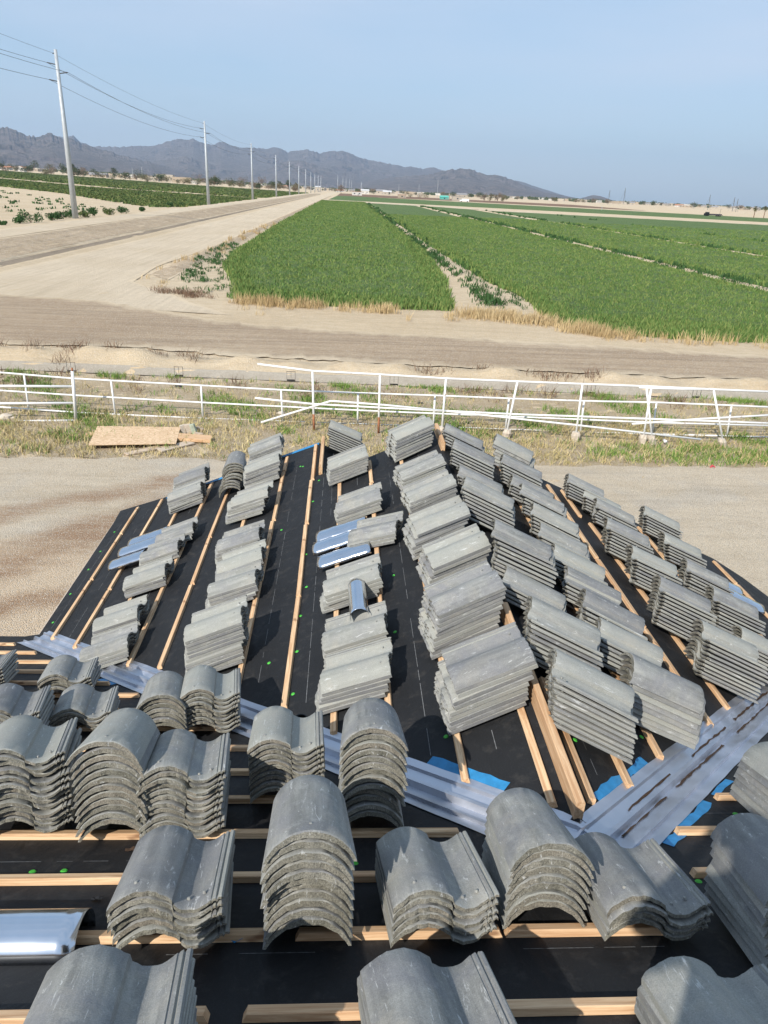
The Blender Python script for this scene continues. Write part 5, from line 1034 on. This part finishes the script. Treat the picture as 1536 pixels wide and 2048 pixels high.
bv = [(0, -.44, -.50, .13, .10), (0, -.45, -.30, .125, .095), (0, -.44, -.10, .15, .10), (0, -.43, .02, .10, .07), (0, -.40, .09, .052, .052), (0, -.385, .17, .075, .085), (0, -.375, .25, .076, .09), (0, -.38, .30, .055, .065),
      (-.19, -.43, -.01, .055, .055), (-.27, -.33, -.22, .042, .042), (-.085, -.10, -.10, .028, .026), (.19, -.43, -.01, .055, .055), (.27, -.33, -.22, .042, .042), (.085, -.10, -.10, .028, .026),
      (-.10, -.44, -.56, .095, .09), (-.12, -.37, -.93, .062, .062), (-.13, -.40, zf(-.40) + .09, .042, .042), (-.14, -.26, zf(-.26) + .035, .042, .03), (.10, -.44, -.56, .095, .09), (.13, -.39, -.93, .062, .062), (.15, -.46, zf(-.46) + .09, .042, .042), (.16, -.32, zf(-.32) + .035, .042, .03),
      (-.062, -.065, -.055, .030, .018), (.062, -.065, -.055, .030, .018)]
bv = [(x - (.13 if i not in (10, 13, 22, 23) else 0), y, z, a_, c_) for i, (x, y, z, a_, c_) in enumerate(bv)]
be = [(0, 1), (1, 2), (2, 3), (3, 4), (4, 5), (5, 6), (6, 7), (3, 8), (8, 9), (9, 10), (3, 11), (11, 12), (12, 13), (0, 14), (14, 15), (15, 16), (16, 17), (0, 18), (18, 19), (19, 20), (20, 21), (10, 22), (13, 23)]
body = skin('body', bv, be, M_SKIN); body.parent = per; body.matrix_parent_inverse = iv
gr_ = lambda q, a_: (q[0], q[1], q[2], q[3] + a_, q[4] + a_)
sh = skin('shirt', [gr_(bv[i], .016) for i in (0, 1, 2, 3)] + [gr_(bv[8], .016), gr_(bv[9], .014)] + [(-.19, -.19, -.15, .042, .042)] + [gr_(bv[11], .016), gr_(bv[12], .014)] + [(.11, -.19, -.15, .042, .042)], [(0, 1), (1, 2), (2, 3), (3, 4), (4, 5), (5, 6), (3, 7), (7, 8), (8, 9)], M_SHIRT); sh.parent = per; sh.matrix_parent_inverse = iv
tr_ = skin('trousers', [gr_(bv[0], .012)] + [gr_(bv[i], .016) for i in (14, 15, 16, 18, 19, 20)], [(0, 1), (1, 2), (2, 3), (0, 4), (4, 5), (5, 6)], M_JEANS); tr_.parent = per; tr_.matrix_parent_inverse = iv
for a_, b_ in ((16, 17), (20, 21)):
    o = skin('boot', [gr_(bv[a_], .02), (bv[a_][0], bv[a_][1], bv[a_][2] - .045, .052, .05), gr_(bv[b_], .012)], [(0, 1), (1, 2)], M_BOOT); o.parent = per; o.matrix_parent_inverse = iv
o = skin('hair', [(-.13, -.41, .20, .078, .075), (-.13, -.40, .27, .084, .088), (-.13, -.39, .315, .062, .07)], [(0, 1), (1, 2)], M_HAIR); o.parent = per; o.matrix_parent_inverse = iv
mb = MB()
for s_ in (-1, 1):
    mb.tube([(s_ * .032 - .13, -.298, .215), (s_ * .032 - .13, -.290, .215)], .011, 10)
o = mb.build('eyes', M_HAIR, per, True); o.matrix_parent_inverse = iv
o = skin('nose', [(-.13, -.30, .215, .008, .008), (-.13, -.283, .19, .012, .012), (-.13, -.292, .178, .010, .008)], [(0, 1), (1, 2)], M_SKIN); o.parent = per; o.matrix_parent_inverse = iv
for s_ in (-1, 1):
    o = skin('ear', [(s_ * .078 - .13, -.385, .23, .010, .018), (s_ * .082 - .13, -.388, .20, .009, .015), (s_ * .077 - .13, -.385, .18, .006, .008)], [(0, 1), (1, 2)], M_SKIN); o.parent = per; o.matrix_parent_inverse = iv
    for k, (L_, dz) in enumerate(((.062, 0), (.070, -.018), (.066, -.036), (.052, -.053))):       # four fingers round the back of the phone, thumb on its face
        z0 = -.040 + dz
        o = skin('finger', [(s_ * .066, -.060, z0, .0095, .0095), (s_ * .058, -.032, z0 + .002, .009, .009), (s_ * .040, -.026, z0 + .003, .0085, .0085), (s_ * (.066 - L_ * .62), -.0265, z0 + .003, .0075, .0075)], [(0, 1), (1, 2), (2, 3)], M_SKIN, 0, None, 1); o.parent = per; o.matrix_parent_inverse = iv
    o = skin('thumb', [(s_ * .060, -.070, -.075, .012, .012), (s_ * .048, -.062, -.050, .011, .011), (s_ * .032, -.058, -.030, .009, .009)], [(0, 1), (1, 2)], M_SKIN, 0, None, 1); o.parent = per; o.matrix_parent_inverse = iv
tag(per, 'person in grey work shirt and jeans standing on the roof, holding up a phone', 'person')
mb = MB(); Rm = Matrix(((RIGHT.x, UP.x, FWD.x), (RIGHT.y, UP.y, FWD.y), (RIGHT.z, UP.z, FWD.z))); mb.box(-FWD * .045 - UP * .055, (.075, .16, .009), Rm)
o = mb.build('phone', M_BLACK); tag(o, 'black phone held upright in both hands', 'phone')
